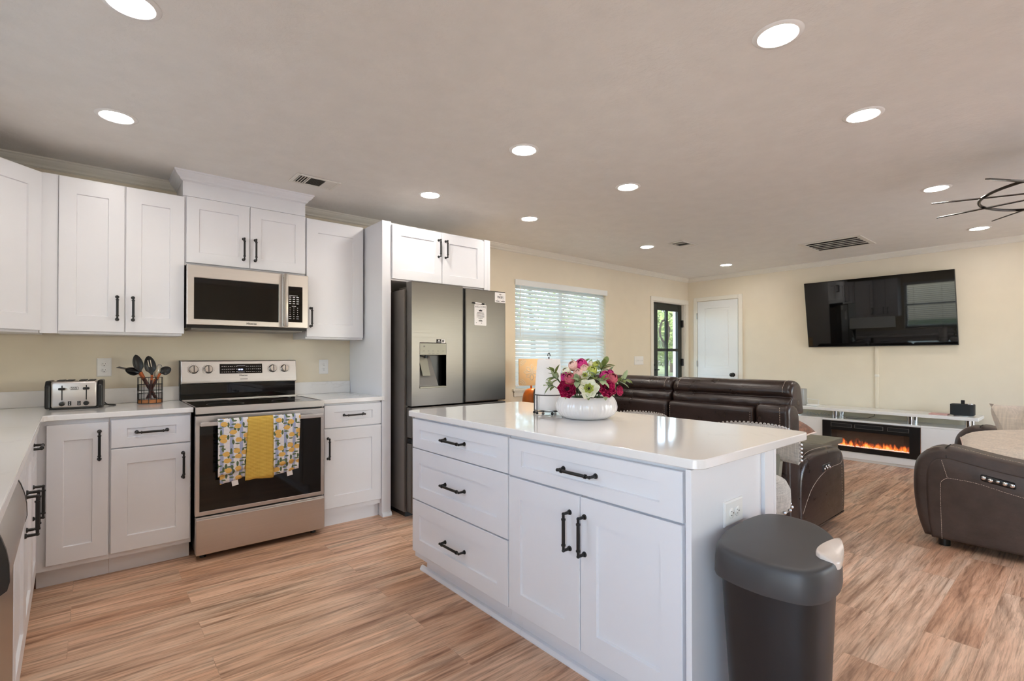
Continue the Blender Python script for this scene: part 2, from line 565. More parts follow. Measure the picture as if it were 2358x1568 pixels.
        sg = 1 if a1 > a0 else -1
        for i in range(seg + 1):
            t = PI / 2 * i / seg
            secs.append((a0 + sg * r * (1 - math.sin(t)) if False else a0 + sg * r * (1 - math.cos(t)), r * (1 - math.sin(t))))
        for i in range(mid):
            secs.append((a0 + sg * r + (a1 - a0 - 2 * sg * r) * (i + 1) / (mid + 1), 0))
        for i in range(seg, -1, -1):
            t = PI / 2 * i / seg
            secs.append((a1 - sg * r * (1 - math.cos(t)), r * (1 - math.sin(t))))
        vs = []
        for a, off in secs:
            for p, q in zip(pts, nr):
                g = (cc + (p - cc) * (1 - off / RRR)) if cen else p - q * off
                co = V(a, g.x, g.y) if ax == 'x' else V(g.x, a, g.y) if ax == 'y' else V(g.x, g.y, a)
                vs.append(fn(co) if fn else co)
        m = len(secs)
        fs = [tuple(range(k))[::-1], tuple((m - 1) * k + i for i in range(k))]
        for i in range(m - 1):
            for j in range(k):
                fs.append((i * k + j, i * k + (j + 1) % k, (i + 1) * k + (j + 1) % k, (i + 1) * k + j))
        return s.add(vs, fs)
    def surf(s, fn, nu, nv, closed_u=False):
        vs = [fn(i / nu, j / nv) for j in range(nv + 1) for i in range(nu + 1)]
        fs = [(j * (nu + 1) + i, j * (nu + 1) + i + 1, (j + 1) * (nu + 1) + i + 1, (j + 1) * (nu + 1) + i) for j in range(nv) for i in range(nu)]
        return s.add(vs, fs)
    def panel(s, u0, u1, v0, v1, w0, w1, st=.075, rec=.009, sb=None, bev=.002):
        """shaker front in a frame where u is width, v height and w outward"""
        st2 = st if sb is None else sb
        def ring(a, b, c, d, w): return [(a, c, w), (b, c, w), (b, d, w), (a, d, w)]
        vs = ring(u0, u1, v0, v1, w0) + ring(u0, u1, v0, v1, w1 - bev) + ring(u0 + bev, u1 - bev, v0 + bev, v1 - bev, w1)
        vs += ring(u0 + st, u1 - st, v0 + st2, v1 - st2, w1)
        e = .003
        vs += ring(u0 + st + e, u1 - st - e, v0 + st2 + e, v1 - st2 - e, w1 - rec)
        fs = [(3, 2, 1, 0), (16, 17, 18, 19)]
        for k in range(4):
            for i in range(4):
                a = k * 4
                fs.append((a + i, a + (i + 1) % 4, a + 4 + (i + 1) % 4, a + 4 + i))
        return s.add(vs, fs)
    def build(s, name, mat, parent=None, smooth=True, bevel=0, solid=0, sub=0, angle=38, label=None, recalc=True):
        off = Vector((0, 0, 0))
        p = parent
        while p is not None:
            off += p.location; p = p.parent
        me = bpy.data.meshes.new(name)
        me.from_pydata([tuple(v - off) for v in s.v], [], s.f)
        if recalc:
            bm = bmesh.new(); bm.from_mesh(me)
            bmesh.ops.recalc_face_normals(bm, faces=bm.faces[:])
            bm.to_mesh(me); bm.free()
        if smooth:
            me.polygons.foreach_set('use_smooth', [True] * len(me.polygons))
            me.set_sharp_from_angle(angle=math.radians(angle))
        o = bpy.data.objects.new(name, me)
        COL.objects.link(o)
        if mat is not None:
            me.materials.append(M[mat] if isinstance(mat, str) else mat)
        o.parent = parent
        if solid:
            d = o.modifiers.new('thickness', 'SOLIDIFY'); d.thickness = solid; d.offset = 0
        if bevel:
            d = o.modifiers.new('edges', 'BEVEL'); d.width = bevel; d.segments = 2; d.limit_method = 'ANGLE'; d.angle_limit = math.radians(40)
        if sub:
            d = o.modifiers.new('smooth', 'SUBSURF'); d.levels = sub; d.render_levels = sub
        if label: o['label'] = label
        return o

def tag(o, label, cat, group=None, kind=None):
    o['label'] = label; o['category'] = cat
    if group: o['group'] = group
    if kind: o['kind'] = kind
    return o
def thing(name, loc, label, cat, group=None):
    o = bpy.data.objects.new(name, None)
    o.empty_display_size = .05
    COL.objects.link(o)
    o.location = loc
    return tag(o, label, cat, group)
def struct(o):
    o['kind'] = 'structure'
    return o
def copy_tree(o, parent=None):
    c = o.copy(); COL.objects.link(c); c.parent = parent
    for ch in list(o.children): copy_tree(ch, c)
    return c
def frame(o, u, w):
    """matrix whose x axis is u, y axis is up, z axis is w (outward)"""
    m = Matrix((Vector(u), V(0, 0, 1), Vector(w))).transposed().to_4x4()
    m.translation = Vector(o)
    return m
def text_mb(txt, size, M4, depth=.0006, align='CENTER', bold=0):
    cu = bpy.data.curves.new('t', 'FONT')
    cu.body = txt; cu.size = size; cu.align_x = align; cu.align_y = 'CENTER'; cu.extrude = depth; cu.offset = bold
    ob = bpy.data.objects.new('t', cu); COL.objects.link(ob)
    bpy.context.view_layer.update()
    dg = bpy.context.evaluated_depsgraph_get()
    me = bpy.data.meshes.new_from_object(ob.evaluated_get(dg))
    mb = MB(M4)
    mb.add([v.co.copy() for v in me.vertices], [list(p.vertices) for p in me.polygons])
    bpy.data.objects.remove(ob); bpy.data.meshes.remove(me); bpy.data.curves.remove(cu)
    return mb
def arc(c, r, a0, a1, n, plane='xy'):
    o = []
    for i in range(n + 1):
        a = math.radians(a0 + (a1 - a0) * i / n)
        d = (r * math.cos(a), r * math.sin(a))
        o.append((c[0] + d[0], c[1] + d[1]))
    return o
def rrect(x0, x1, y0, y1, r, n=5):
    return (arc((x1 - r, y0 + r), r, -90, 0, n) + arc((x1 - r, y1 - r), r, 0, 90, n) +
            arc((x0 + r, y1 - r), r, 90, 180, n) + arc((x0 + r, y0 + r), r, 180, 270, n))

def pull(parent, F, u, v, L, vert=True, w=.02):
    """black bar pull with flared feet and rings, in a front frame F; w = face offset"""
    mb = MB(F)
    d = V(0, 1, 0) if vert else V(1, 0, 0)
    c = V(u, v, w)
    h = .034
    for sg in (-1, 1):
        e = c + d * sg * L / 2
        mb.cyl(e, e + V(0, 0, .006), .0105, .0085, 12)
        mb.cyl(e + V(0, 0, .006), e + V(0, 0, h), .0062, .005, 10)
        mb.ball(e + V(0, 0, h), .0066, 10)
        r = c + d * sg * (L / 2 - .02) + V(0, 0, h)
        mb.cyl(r - d * .003, r + d * .003, .0085, None, 12)
    mb.cyl(c - d * L / 2 + V(0, 0, h), c + d * L / 2 + V(0, 0, h), .0052, None, 10)
    mb.cyl(c - d * (L / 2 - .02) + V(0, 0, h), c + d * (L / 2 - .02) + V(0, 0, h), .0064, None, 10)
    return mb.build('handle', 'black', parent, label='black iron bar handle')

def door_part(parent, F, u0, u1, v0, v1, w0=0, t=.02, st=.075, name='door', sb=None, hnd=None):
    d = MB(F).panel(u0, u1, v0, v1, w0, w0 + t, st, sb=sb).build(name, 'white', parent, smooth=False)
    if hnd:
        u, v, L, vert = hnd
        pull(d, F, u, v, L, vert, w0 + t - (.009 if not vert and name == 'drawer' else 0))
    return d

# ------------------------------------------------------------------ the room
XT, ZC, YF = 7.9655, 2.425, -6.2
TH = .14
def wall_with_holes(name, F, L, H, holes, mat='wall'):
    """wall in frame F (u along, v up, w into the room); holes = (u0,u1,v0,v1)"""
    us = sorted({0, L, *[h[0] for h in holes], *[h[1] for h in holes]})
    vs = sorted({0, H, *[h[2] for h in holes], *[h[3] for h in holes]})
    mb = MB(F)
    def hole(a, b, c, d):
        return any(h[0] <= a and b <= h[1] and h[2] <= c and d <= h[3] for h in holes)
    for i in range(len(us) - 1):
        for j in range(len(vs) - 1):
            a, b, c, d = us[i], us[i + 1], vs[j], vs[j + 1]
            if hole(a, b, c, d): continue
            mb.add([(a, c, 0), (b, c, 0), (b, d, 0), (a, d, 0)], [(0, 1, 2, 3)])
            mb.add([(a, c, -TH), (b, c, -TH), (b, d, -TH), (a, d, -TH)], [(3, 2, 1, 0)])
    for a, b, c, d in holes:
        mb.add([(a, c, 0), (b, c, 0), (b, d, 0), (a, d, 0), (a, c, -TH), (b, c, -TH), (b, d, -TH), (a, d, -TH)],
               [(0, 4, 5, 1), (1, 5, 6, 2), (2, 6, 7, 3), (3, 7, 4, 0)])
    return struct(mb.build(name, mat, smooth=False, recalc=False))

struct(MB().box(-TH, XT + TH, YF - TH, TH, -.08, 0).build('floor', 'floor', smooth=False))
struct(MB().box(-TH, XT + TH, YF - TH, TH, ZC, ZC + .12).build('ceiling', 'ceiling', smooth=False))
WX0, WX1, WZ0, WZ1 = 4.40, 5.955, .855, 2.06
DX0, DX1, DZ = 7.012, 7.895, 2.028
wall_with_holes('wall_back', frame((0, 0, 0), (1, 0, 0), (0, -1, 0)), XT, ZC, [(WX0, WX1, WZ0, WZ1), (DX0, DX1, 0, DZ)])
KY0, KY1, KZ0, KZ1 = -2.35, -1.15, 1.05, 2.12      # sink window, left wall
wall_with_holes('wall_left', frame((0, YF, 0), (0, 1, 0), (1, 0, 0)), -YF, ZC, [(KY0 - YF, KY1 - YF, KZ0, KZ1), (.25, 2.15, .03, 2.12)])
struct(MB().box(XT, XT + TH, YF, 0, 0, ZC).build('wall_right', 'wall', smooth=False))
PW = [(4.6, 6.9, .03, 2.12)]      # unseen glass door added behind the camera, fills the room with daylight
wall_with_holes('wall_front', frame((0, YF, 0), (1, 0, 0), (0, 1, 0)), XT, ZC, PW)
for i, (a, b_, c, d) in enumerate(PW):
    w = MB().box(a, a + .05, YF - .09, YF - .04, c, d).box(b_ - .05, b_, YF - .09, YF - .04, c, d).box(a + .05, b_ - .05, YF - .09, YF - .04, d - .05, d).box(a + .05, b_ - .05, YF - .09, YF - .04, c, c + .05)
    m_ = (a + b_) / 2
    w.box(m_ - .03, m_ + .03, YF - .09, YF - .04, c + .05, d - .05)
    w = struct(w.build('window_%d' % (i + 3), 'white_door', smooth=False))
    MB().box(a + .05, b_ - .05, YF - .068, YF - .064, c + .05, d - .05).build('pane', 'glass', w, smooth=False)

CROWN = [(0, 0), (.050, 0), (.050, -.009), (.044, -.013), (.040, -.022), (.030, -.034), (.018, -.043), (.014, -.049), (.014, -.054), (.008, -.058), (0, -.062)]
def crown_run(mb, p0, p1, inw, m0=0, m1=0):
    """crown moulding from p0 to p1 (xy); inw = unit vector away from the wall; m0/m1 = mitre sign at each end"""
    d = (Vector((*p1, 0)) - Vector((*p0, 0))).normalized()
    iw = Vector((*inw, 0))
    vs = []
    for q, m in ((p0, m0), (p1, m1)):
        for (o, z) in CROWN:
            vs.append(Vector((*q, ZC)) + iw * o + d * (m * o) + V(0, 0, z))
    k = len(CROWN)
    mb.add(vs, [(i, (i + 1) % k, k + (i + 1) % k, k + i) for i in range(k)] + [tuple(range(k)), tuple(range(k, 2 * k))])
    return mb
SB = (1.283, 2.056, -.312)      # soffit box over the microwave: x0, x1, front y
t = MB(); crown_run(t, (0, 0), (SB[0], 0), (0, -1), 1, -1); struct(t.build('trim_1', 'cream', smooth=False))
t = MB(); crown_run(t, (SB[1], 0), (XT, 0), (0, -1), 1, -1); struct(t.build('trim_2', 'cream', smooth=False))
t = MB(); crown_run(t, (XT, 0), (XT, YF), (-1, 0), 1, -1); struct(t.build('trim_3', 'cream', smooth=False))
t = MB(); crown_run(t, (0, YF), (0, 0), (1, 0), 1, -1); struct(t.build('trim_4', 'cream', smooth=False))
t = MB().prism([(0, 0), (0, .09), (-.008, .10), (-.014, .08), (-.014, 0)], 'x', 3.55, DX0 - .06); struct(t.build('baseboard_back', 'cream', smooth=False))
t = MB().prism([(XT, 0), (XT, .10), (XT - .008, .10), (XT - .014, .08), (XT - .014, 0)], 'y', YF, -.88); struct(t.build('baseboard_right', 'cream', smooth=False))

# glass door added out of view in the left wall, for fill daylight
w = MB().box(-.1, -.05, YF + .25, YF + .30, .03, 2.12).box(-.1, -.05, YF + 2.10, YF + 2.15, .03, 2.12).box(-.1, -.05, YF + .3, YF + 2.1, 2.07, 2.12).box(-.1, -.05, YF + .3, YF + 2.1, .03, .08).box(-.1, -.05, YF + 1.17, YF + 1.23, .08, 2.07)
w = struct(w.build('window_5', 'white_door', smooth=False))
MB().box(-.08, -.076, YF + .3, YF + 2.1, .08, 2.07).build('pane', 'glass', w, smooth=False)

# window in the back wall: frame, sashes, panes, sill and apron
w = MB().box(WX0, WX0 + .05, .07, .12, WZ0, WZ1).box(WX1 - .05, WX1, .07, .12, WZ0, WZ1).box(WX0 + .05, WX1 - .05, .07, .12, WZ1 - .05, WZ1)
w.box(WX0 + .05, WX1 - .05, .07, .12, WZ0, WZ0 + .06).box(5.15, 5.21, .07, .12, WZ0 + .06, WZ1 - .05)
w.box(WX0 + .05, 5.15, .075, .11, 1.44, 1.49).box(5.21, WX1 - .05, .075, .11, 1.44, 1.49)
win = struct(w.build('window_1', 'white_door', smooth=False))
MB().box(WX0 + .05, WX1 - .05, .094, .098, WZ0 + .05, WZ1 - .04).build('pane', 'glass', win, smooth=False)
MB().box(WX0 - .05, WX1 + .05, -.032, .07, WZ0 - .022, WZ0 + .002).box(WX0 - .03, WX1 + .03, -.014, -.0005, WZ0 - .082, WZ0 - .022)\
    .box(WX0 - .03, WX1 + .03, -.02, -.0005, WZ0 - .04, WZ0 - .022).build('sill', 'cream', win, smooth=False, bevel=.003)

# sink window in the left wall
w = MB().box(-.11, -.06, KY0, KY0 + .045, KZ0, KZ1).box(-.11, -.06, KY1 - .045, KY1, KZ0, KZ1).box(-.11, -.06, KY0, KY1, KZ1 - .045, KZ1)
w.box(-.11, -.06, KY0, KY1, KZ0, KZ0 + .05).box(-.105, -.07, KY0, KY1, 1.58, 1.62)
win2 = struct(w.build('window_2', 'white_door', smooth=False))
MB().box(-.09, -.086, KY0 + .04, KY1 - .04, KZ0 + .04, KZ1 - .04).build('pane', 'glass', win2, smooth=False)
MB().box(-.06, .03, KY0 - .04, KY1 + .04, KZ0 - .02, KZ0).build('sill', 'cream', win2, smooth=False, bevel=.003)

# entry door
F = frame((0, 0, 0), (1, 0, 0), (0, -1, 0))
d1 = struct(MB().box(DX0 - .056, DX0 + .008, -.016, -.0005, 0, DZ - .008).box(DX1 - .008, XT - .002, -.016, -.0005, 0, DZ - .008)
            .box(DX0 - .056, XT - .002, -.016, -.0005, DZ - .008, DZ + .056)
            .box(DX0 + .0005, DX0 + .018, 0, .125, 0, DZ - .018).box(DX1 - .018, DX1 - .0005, 0, .125, 0, DZ - .018).box(DX0 + .0005, DX1 - .0005, 0, .125, DZ - .018, DZ - .0005)
            .build('door_1', 'cream', smooth=False, bevel=.004))
GX0, GX1, GZ0, GZ1, GM = 7.222, 7.775, .42, 1.905, 7.485
x0, x1 = DX0 + .02, DX1 - .02
sl = MB().box(x0, GX0, .055, .1, .006, DZ - .021).box(GX1, x1, .055, .1, .006, DZ - .021).box(GX0, GX1, .055, .1, .006, GZ0).box(GX0, GX1, .055, .1, GZ1, DZ - .021)
sl.box(GM - .022, GM + .022, .06, .095, GZ0, GZ1).box(GX0, GX1, .06, .095, 1.288, 1.332)
slab = sl.build('door_slab', 'door_dark', d1, smooth=False, bevel=.003, label='dark green-black door leaf')
MB().box(GX0, GX1, .076, .079, GZ0, GZ1).build('pane', 'glass', slab, smooth=False)
for z in (1.72, 1.12, .3):
    MB().box(DX1 - .05, DX1 - .016, .022, .054, z - .055, z + .055).build('hinge', 'black', slab, smooth=False, bevel=.002)
MB().rbox(7.05, 7.10, .03, .0545, .98, 1.14, .006).cyl((7.075, .03, 1.09), (7.075, .0, 1.09), .016).rbox(7.06, 7.17, -.012, .004, 1.008, 1.028, .006).build('lock', 'black', slab)

# closet door
cy0, cy1, cz = -.795, -.170, 2.047
d2 = struct(MB().box(XT - .018, XT - .0005, cy0 - .066, cy0 - .006, 0, cz + .066).box(XT - .018, XT - .0005, cy1 + .006, cy1 + .066, 0, cz + .066)
            .box(XT - .018, XT - .0005, cy0 - .006, cy1 + .006, cz + .006, cz + .066).build('door_2', 'cream', smooth=False, bevel=.005))
FD = frame((XT - .001, 0, 0), (0, 1, 0), (-1, 0, 0))
s2 = MB(FD)
s2.box(cy0, cy1, .008, cz, 0, .006)
s2.panel(cy0, cy1, .93, cz, .004, .012, .118, .007, sb=.11).panel(cy0, cy1, .008, .93, .004, .012, .118, .007, sb=.15)
s2 = s2.build('door_slab', 'white_door', d2, smooth=False)
for (a, b) in ((1.04, 1.93), (.16, .78)):
    MB(FD).panel(cy0 + .145, cy1 - .145, a + .03, b - .03, .005, .0105, .012, -.0001).build('raised_panel', 'white_door', s2, smooth=False)
MB(FD).cyl((-.722, .944, .012), (-.722, .944, .016), .031, n=20).cyl((-.722, .944, .016), (-.722, .944, .05), .011).ball((-.722, .944, .062), .029, 16).build('knob', 'black', s2)
for z in (1.83, 1.10, .3):
    MB(FD).box(cy1 - .004, cy1 + .014, z - .045, z + .045, .004, .022).build('hinge', 'hinge', s2, smooth=False, bevel=.002)

# ------------------------------------------------------------------ kitchen: wall cabinets
FB = frame((0, 0, 0), (1, 0, 0), (0, -1, 0))          # back wall front frame: u = x, v = z, w = -y
GRPW = 'white wall cabinets'
ZB, ZT = 1.366, 2.257

# diagonal corner cabinet
t = thing('corner_wall_cabinet', (.3, -.3, 1.35), 'white diagonal corner wall cabinet cut by the left edge of the picture', 'cabinet')
MB().prism([(.004, -.004), (.608, -.004), (.608, -.303), (.303, -.608), (.004, -.608)], 'z', 1.352, 2.262).build('body', 'white', t, smooth=False)
s2_ = math.sqrt(.5)
FDg = frame((.303, -.608, 0), (s2_, s2_, 0), (s2_, -s2_, 0))
dl = .305 * math.sqrt(2)
door_part(t, FDg, .012, dl - .004, ZB, ZT, .001, .019, .07, sb=.09, hnd=(.05, 1.51, .136, True))

# two-door wall cabinet with filler strip
def wall_cab2(label, x0=.690, x1=1.283, filler=True):
    t = thing('wall_cabinet', ((x0 + x1) / 2, -.15, 1.35), label, 'cabinet')
    MB().box(x0 - .002, x1, -.304, -.004, 1.352, 2.262).build('body', 'white', t, smooth=False)
    if filler:
        MB().box(.612, x0 - .003, -.305, -.285, 1.352, 2.262).build('filler_strip', 'white', t, smooth=False)
    a, b = x0, x1 + .010
    mid = .9905
    door_part(t, FB, a, mid - .0035, ZB, ZT, .305, .019, .076, sb=.092, hnd=(.953, 1.511, .136, True))
    door_part(t, FB, mid + .0025, b, ZB, ZT, .305, .019, .076, sb=.092, hnd=(1.029, 1.511, .136, True))
    return t
wall_cab2('white two-door wall cabinet hanging above the toaster, left of the microwave')

# cabinet above the microwave, boxed to the ceiling with its own crown
t = thing('over_microwave_cabinet', (1.67, -.15, 1.81), 'white two-door cabinet over the microwave, boxed up to the ceiling', 'cabinet')
MB().box(1.287, 2.056, -.304, -.004, 1.815, 2.27).build('body', 'white', t, smooth=False)
MB().box(SB[0] + .001, SB[1] - .001, SB[2] + .001, -.004, 2.27, ZC - .002).build('soffit_box', 'white', t, smooth=False)
c = MB()
crown_run(c, (SB[0], -.003), (SB[0], SB[2]), (-1, 0), 1, 1)
crown_run(c, (SB[0], SB[2]), (SB[1], SB[2]), (0, -1), -1, 1)
crown_run(c, (SB[1], SB[2]), (SB[1], -.003), (1, 0), -1, -1)
c.build('crown_moulding', 'white', t, smooth=False)
door_part(t, FB, 1.304, 1.676, 1.833, 2.264, .305, .019, .070, sb=.072, hnd=(1.637, 1.961, .143, True))
door_part(t, FB, 1.680, 2.053, 1.833, 2.264, .305, .019, .070, sb=.072, hnd=(1.711, 1.963, .143, True))

# single-door wall cabinet right of the microwave
t = thing('wall_cabinet', (2.28, -.15, 1.35), 'white single-door wall cabinet between the microwave and the tall side panel', 'cabinet')
MB().box(2.060, 2.508, -.304, -.004, 1.352, 2.262).build('body', 'white', t, smooth=False)
door_part(t, FB, 2.063, 2.505, ZB, ZT, .305, .019, .084, sb=.098, hnd=(2.092, 1.513, .136, True))

# tall side panel and the cabinet over the refrigerator
t = thing('tall_side_panel', (2.55, -.3, 0), 'tall white panel from floor up, left of the refrigerator', 'panel')
MB().box(2.524, 2.545, -.612, -.004, 0, 2.258).build('side_sheet', 'white', t, smooth=False)
MB().box(2.522, 2.594, -.632, -.6125, 0, 2.258).build('front_filler', 'white', t, smooth=False)
MB().prism([(-.632, 0), (-.648, 0), (-.648, .012), (-.638, .03), (-.632, .032)], 'x', 2.522, 2.598).build('shoe_moulding', 'white', t, smooth=False)

t = thing('over_fridge_cabinet', (3.05, -.33, 1.8), 'white two-door cabinet over the refrigerator with a right-hand end panel', 'cabinet')
MB().box(2.596, 3.52, -.630, -.004, 1.806, 2.248).build('body', 'white', t, smooth=False)
MB().box(3.521, 3.546, -.650, -.004, 0, 2.248).box(3.482, 3.5205, -.650, -.631, 1.806, 2.248).build('end_panel', 'white', t, smooth=False)
door_part(t, FB, 2.598, 3.043, 1.818, 2.236, .631, .019, .072, sb=.076, hnd=(3.012, 2.105, .136, True))
door_part(t, FB, 3.048, 3.480, 1.818, 2.236, .631, .019, .072, sb=.076, hnd=(3.079, 2.105, .136, True))

# ------------------------------------------------------------------ base cabinets on the back wall
t = thing('corner_base_cabinet', (.78, -.3, 0), 'white single-door base cabinet in the corner, below the toaster', 'cabinet')
MB().box(.62, .9155, -.609, -.025, .102, .882).build('body', 'white', t, smooth=False)
MB().box(.62, .9155, -.545, -.53, 0, .101).build('toe_kick', 'white', t, smooth=False)
door_part(t, FB, .660, .910, .130, .860, .610, .019, .066, sb=.085, hnd=(.872, .735, .15, True))

t = thing('base_cabinet', (1.1, -.3, 0), 'white base cabinet with one drawer over one door, left of the range', 'cabinet')
MB().box(.9165, 1.297, -.609, -.025, .102, .882).build('body', 'white', t, smooth=False)
MB().box(.9165, 1.297, -.545, -.53, 0, .101).build('toe_kick', 'white', t, smooth=False)
door_part(t, FB, .921, 1.292, .711, .868, .610, .019, .070, 'drawer', .052, hnd=(1.106, .79, .142, False))
door_part(t, FB, .921, 1.292, .130, .704, .610, .019, .072, sb=.085, hnd=(1.255, .575, .142, True))

t = thing('base_cabinet', (2.3, -.3, 0), 'white base cabinet with drawer and door, between the range and the tall panel', 'cabinet')
MB().box(2.078, 2.519, -.609, -.025, .102, .882).build('body', 'white', t, smooth=False)
MB().box(2.078, 2.519, -.570, -.53, 0, .101).build('toe_kick', 'white', t, smooth=False)
door_part(t, FB, 2.088, 2.517, .709, .869, .610, .019, .070, 'drawer', .050, hnd=(2.306, .793, .145, False))
door_part(t, FB, 2.088, 2.517, .138, .702, .610, .019, .072, sb=.085, hnd=(2.115, .565, .142, True))

# ------------------------------------------------------------------ sink run along the left wall (the wall is not quite square: turned 1.6 degrees)
TURN = math.radians(1.6)
FL = frame((0, 0, 0), (0, 1, 0), (1, 0, 0))           # u = y, v = z, w = x
def turned(t):
    p = Vector((.648, -.648, 0))
    t.location = p + Matrix.Rotation(TURN, 3, 'Z') @ (t.location - p)
    t.rotation_euler.z = TURN
t = thing('sink_base_cabinet', (.31, -.9, 0), 'white drawer-over-door base cabinet under the left counter, nearest the inside corner', 'cabinet')
MB().box(.04, .609, -1.10, -.66, .102, .882).build('body', 'white', t, smooth=False)
MB().box(.5, .535, -1.10, -.66, 0, .101).build('toe_kick', 'white', t, smooth=False)
door_part(t, FL, -1.095, -.70, .711, .868, .610, .019, .07, 'drawer', .05, hnd=(-.90, .79, .142, False))
door_part(t, FL, -1.095, -.70, .130, .704, .610, .019, .072, sb=.085, hnd=(-1.055, .56, .142, True))
turned(t)
t = thing('sink_base_cabinet', (.31, -1.6, 0), 'white two-door base cabinet under the left counter, beside the dishwasher', 'cabinet')
MB().box(.04, .609, -2.055, -1.102, .102, .882).build('body', 'white', t, smooth=False)
MB().box(.5, .535, -2.055, -1.102, 0, .101).build('toe_kick', 'white', t, smooth=False)
door_part(t, FL, -2.050, -1.561, .130, .868, .610, .019, .072, sb=.085, hnd=(-1.60, .63, .142, True))
door_part(t, FL, -1.556, -1.107, .130, .868, .610, .019, .072, sb=.085, hnd=(-1.517, .63, .142, True))
turned(t)

t = thing('dishwasher', (.33, -2.33, 0), 'stainless dishwasher with a curved black-capped handle, at the left edge under the counter', 'dishwasher')
y0, y1 = -2.665, -2.065
MB().box(.06, .60, y0, y1, .1, .875).build('body', 'black_plastic', t, smooth=False)
MB().box(.601, .628, y0 + .003, y1 - .003, .12, .712).build('door', 'steel_v', t, smooth=False, bevel=.006, label='brushed steel door')
prof = [(.590, .716), (.622, .716), (.638, .718), (.652, .728), (.656, .745), (.655, .78), (.650, .812), (.642, .840), (.632, .862), (.622, .874), (.590, .874)]
h = MB().prism(prof, 'y', y0 + .012, y1 - .016).build('handle', 'steel', t, angle=50, label='curved brushed steel handle')
MB().prism([((x - .590) * 1.02 + .590, (z - .785) * 1.025 + .785) for x, z in prof], 'y', y1 - .016, y1 - .004).build('end_cap', 'black_plastic', h)
MB().prism([((x - .590) * 1.02 + .590, (z - .785) * 1.025 + .785) for x, z in prof], 'y', y0 + .012, y0).build('end_cap', 'black_plastic', h)
MB().box(.45, .5, y0, y1, .0, .1).build('toe_plate', 'black_plastic', t, smooth=False)
turned(t)

# ------------------------------------------------------------------ worktops
CT, CB = .914, .884
t = thing('worktop', (.4, -1.5, CB), 'white quartz L-shaped worktop along the left wall to the range', 'worktop')
P = Matrix.Rotation(TURN, 3, 'Z')
def tp(x, y):
    p = Vector((.648, -.648, 0))
    q = p + P @ (Vector((x, y, 0)) - p)
    return (q.x, q.y)
far = tp(.648, -3.7)
MB().prism([(.003, -.003), (1.3045, -.003), (1.3045, -.648), (.688, -.648), (.665, -.6515), (.6525, -.663), tp(.648, -.69), far, (.003, -3.7)], 'z', CB + .0005, CT).build('slab', 'quartz', t, smooth=False, bevel=.003)
MB().box(.023, 1.3045, -.0215, -.0025, CT + .0003, 1.012).build('backsplash', 'quartz', t, smooth=False, bevel=.002)
MB().box(.0025, .0225, -3.7, -.0025, CT + .0003, 1.012).build('backsplash', 'quartz', t, smooth=False, bevel=.002)
t = thing('worktop', (2.3, -.3, CB), 'short white quartz worktop between the range and the tall panel', 'worktop')
MB().box(2.069, 2.521, -.648, -.003, CB + .0005, CT).box(2.5208, 2.534, -.648, -.633, CB + .0005, CT).build('slab', 'quartz', t, smooth=False, bevel=.003)
MB().box(2.069, 2.521, -.0215, -.0025, CT + .0003, 1.010).build('backsplash', 'quartz', t, smooth=False, bevel=.002)

# ------------------------------------------------------------------ range
R0, R1 = 1.309, 2.065
t = thing('electric_range', (1.687, -.35, 0), 'stainless electric range with black glass door hung with three towels', 'stove')
MB().box(R0 + .004, R1 - .004, -.655, -.03, .05, .872).build('body', 'black_plastic', t, smooth=False)
MB().box(R0, R1, -.67, -.065, .873, .9125).build('cooktop', 'black_glass', t, smooth=False, bevel=.002, label='black glass cooktop')
MB().box(R0 + .001, R1 - .001, -.692, -.6705, .874, .9145).box(R0 + .001, R0 + .008, -.67, -.065, .9126, .9148).box(R1 - .008, R1 - .001, -.67, -.065, .9126, .9148).box(R0 + .004, R1 - .004, -.10, -.075, .9126, .919)\
    .build('front_trim', 'steel', t, smooth=False, bevel=.003, label='brushed steel front edge')
for (x, y, r) in ((1.50, -.50, .105), (1.87, -.50, .09), (1.50, -.22, .08), (1.87, -.22, .105)):
    MB().tube([(x + r * math.cos(a * PI / 24), y + r * math.sin(a * PI / 24), .9127) for a in range(48)], .0007, 5, closed=True).build('burner_ring', 'burner', t)
# backguard, face leaning back
bx0, bx1 = R0 - .006, R1 - .006
MB().box(bx0, bx1, -.064, -.012, .9, 1.03).build('backguard_glass', 'black_glass', t, smooth=False, bevel=.003, label='black glass lower splash')
bg = MB().prism([(-.092, 1.024), (-.012, 1.024), (-.012, 1.190), (-.072, 1.190), (-.080, 1.184), (-.0985, 1.045), (-.098, 1.03)], 'x', bx0, bx1).build('backguard', 'steel', t, smooth=False, bevel=.004, label='brushed steel control panel')
MB().box(bx0 - .004, bx0 - .0005, -.066, -.012, .9, 1.19).build('side_trim', 'black_plastic', bg, smooth=False)
ang = math.atan2(.0185, .139)
wv = Vector((0, -math.cos(ang), math.sin(ang)))
uv = Vector((0, math.sin(ang), math.cos(ang)))
FBG = Matrix(((1, 0, 0), uv, wv)).transposed().to_4x4(); FBG.translation = Vector((0, -.0985, 1.045))
for x in (1.377, 1.465, 1.889, 1.974):
    kn = MB(FBG).lathe([(.030, -.001), (.030, .003), (.0265, .006), (.0255, .022), (.022, .026), (.0001, .026)], (x, .083, 0), 24).build('knob', 'knob_metal', t)
    MB(FBG).box(x - .0022, x + .0022, .062, .106, .0262, .0268).build('pointer', 'ink', kn, smooth=False)
    mk_ = MB(FBG)
    for k in range(17):
        a = math.radians(-50 + k * 280 / 16)
        r0_, r1_ = .036, .0385
        p0 = V(x + r0_ * math.cos(a), .083 + r0_ * math.sin(a), .0005); p1 = V(x + r1_ * math.cos(a), .083 + r1_ * math.sin(a), .0005)
        mk_.tube([p0, p1], .0009, 4)
    mk_.build('dial_marks', 'ink', kn)
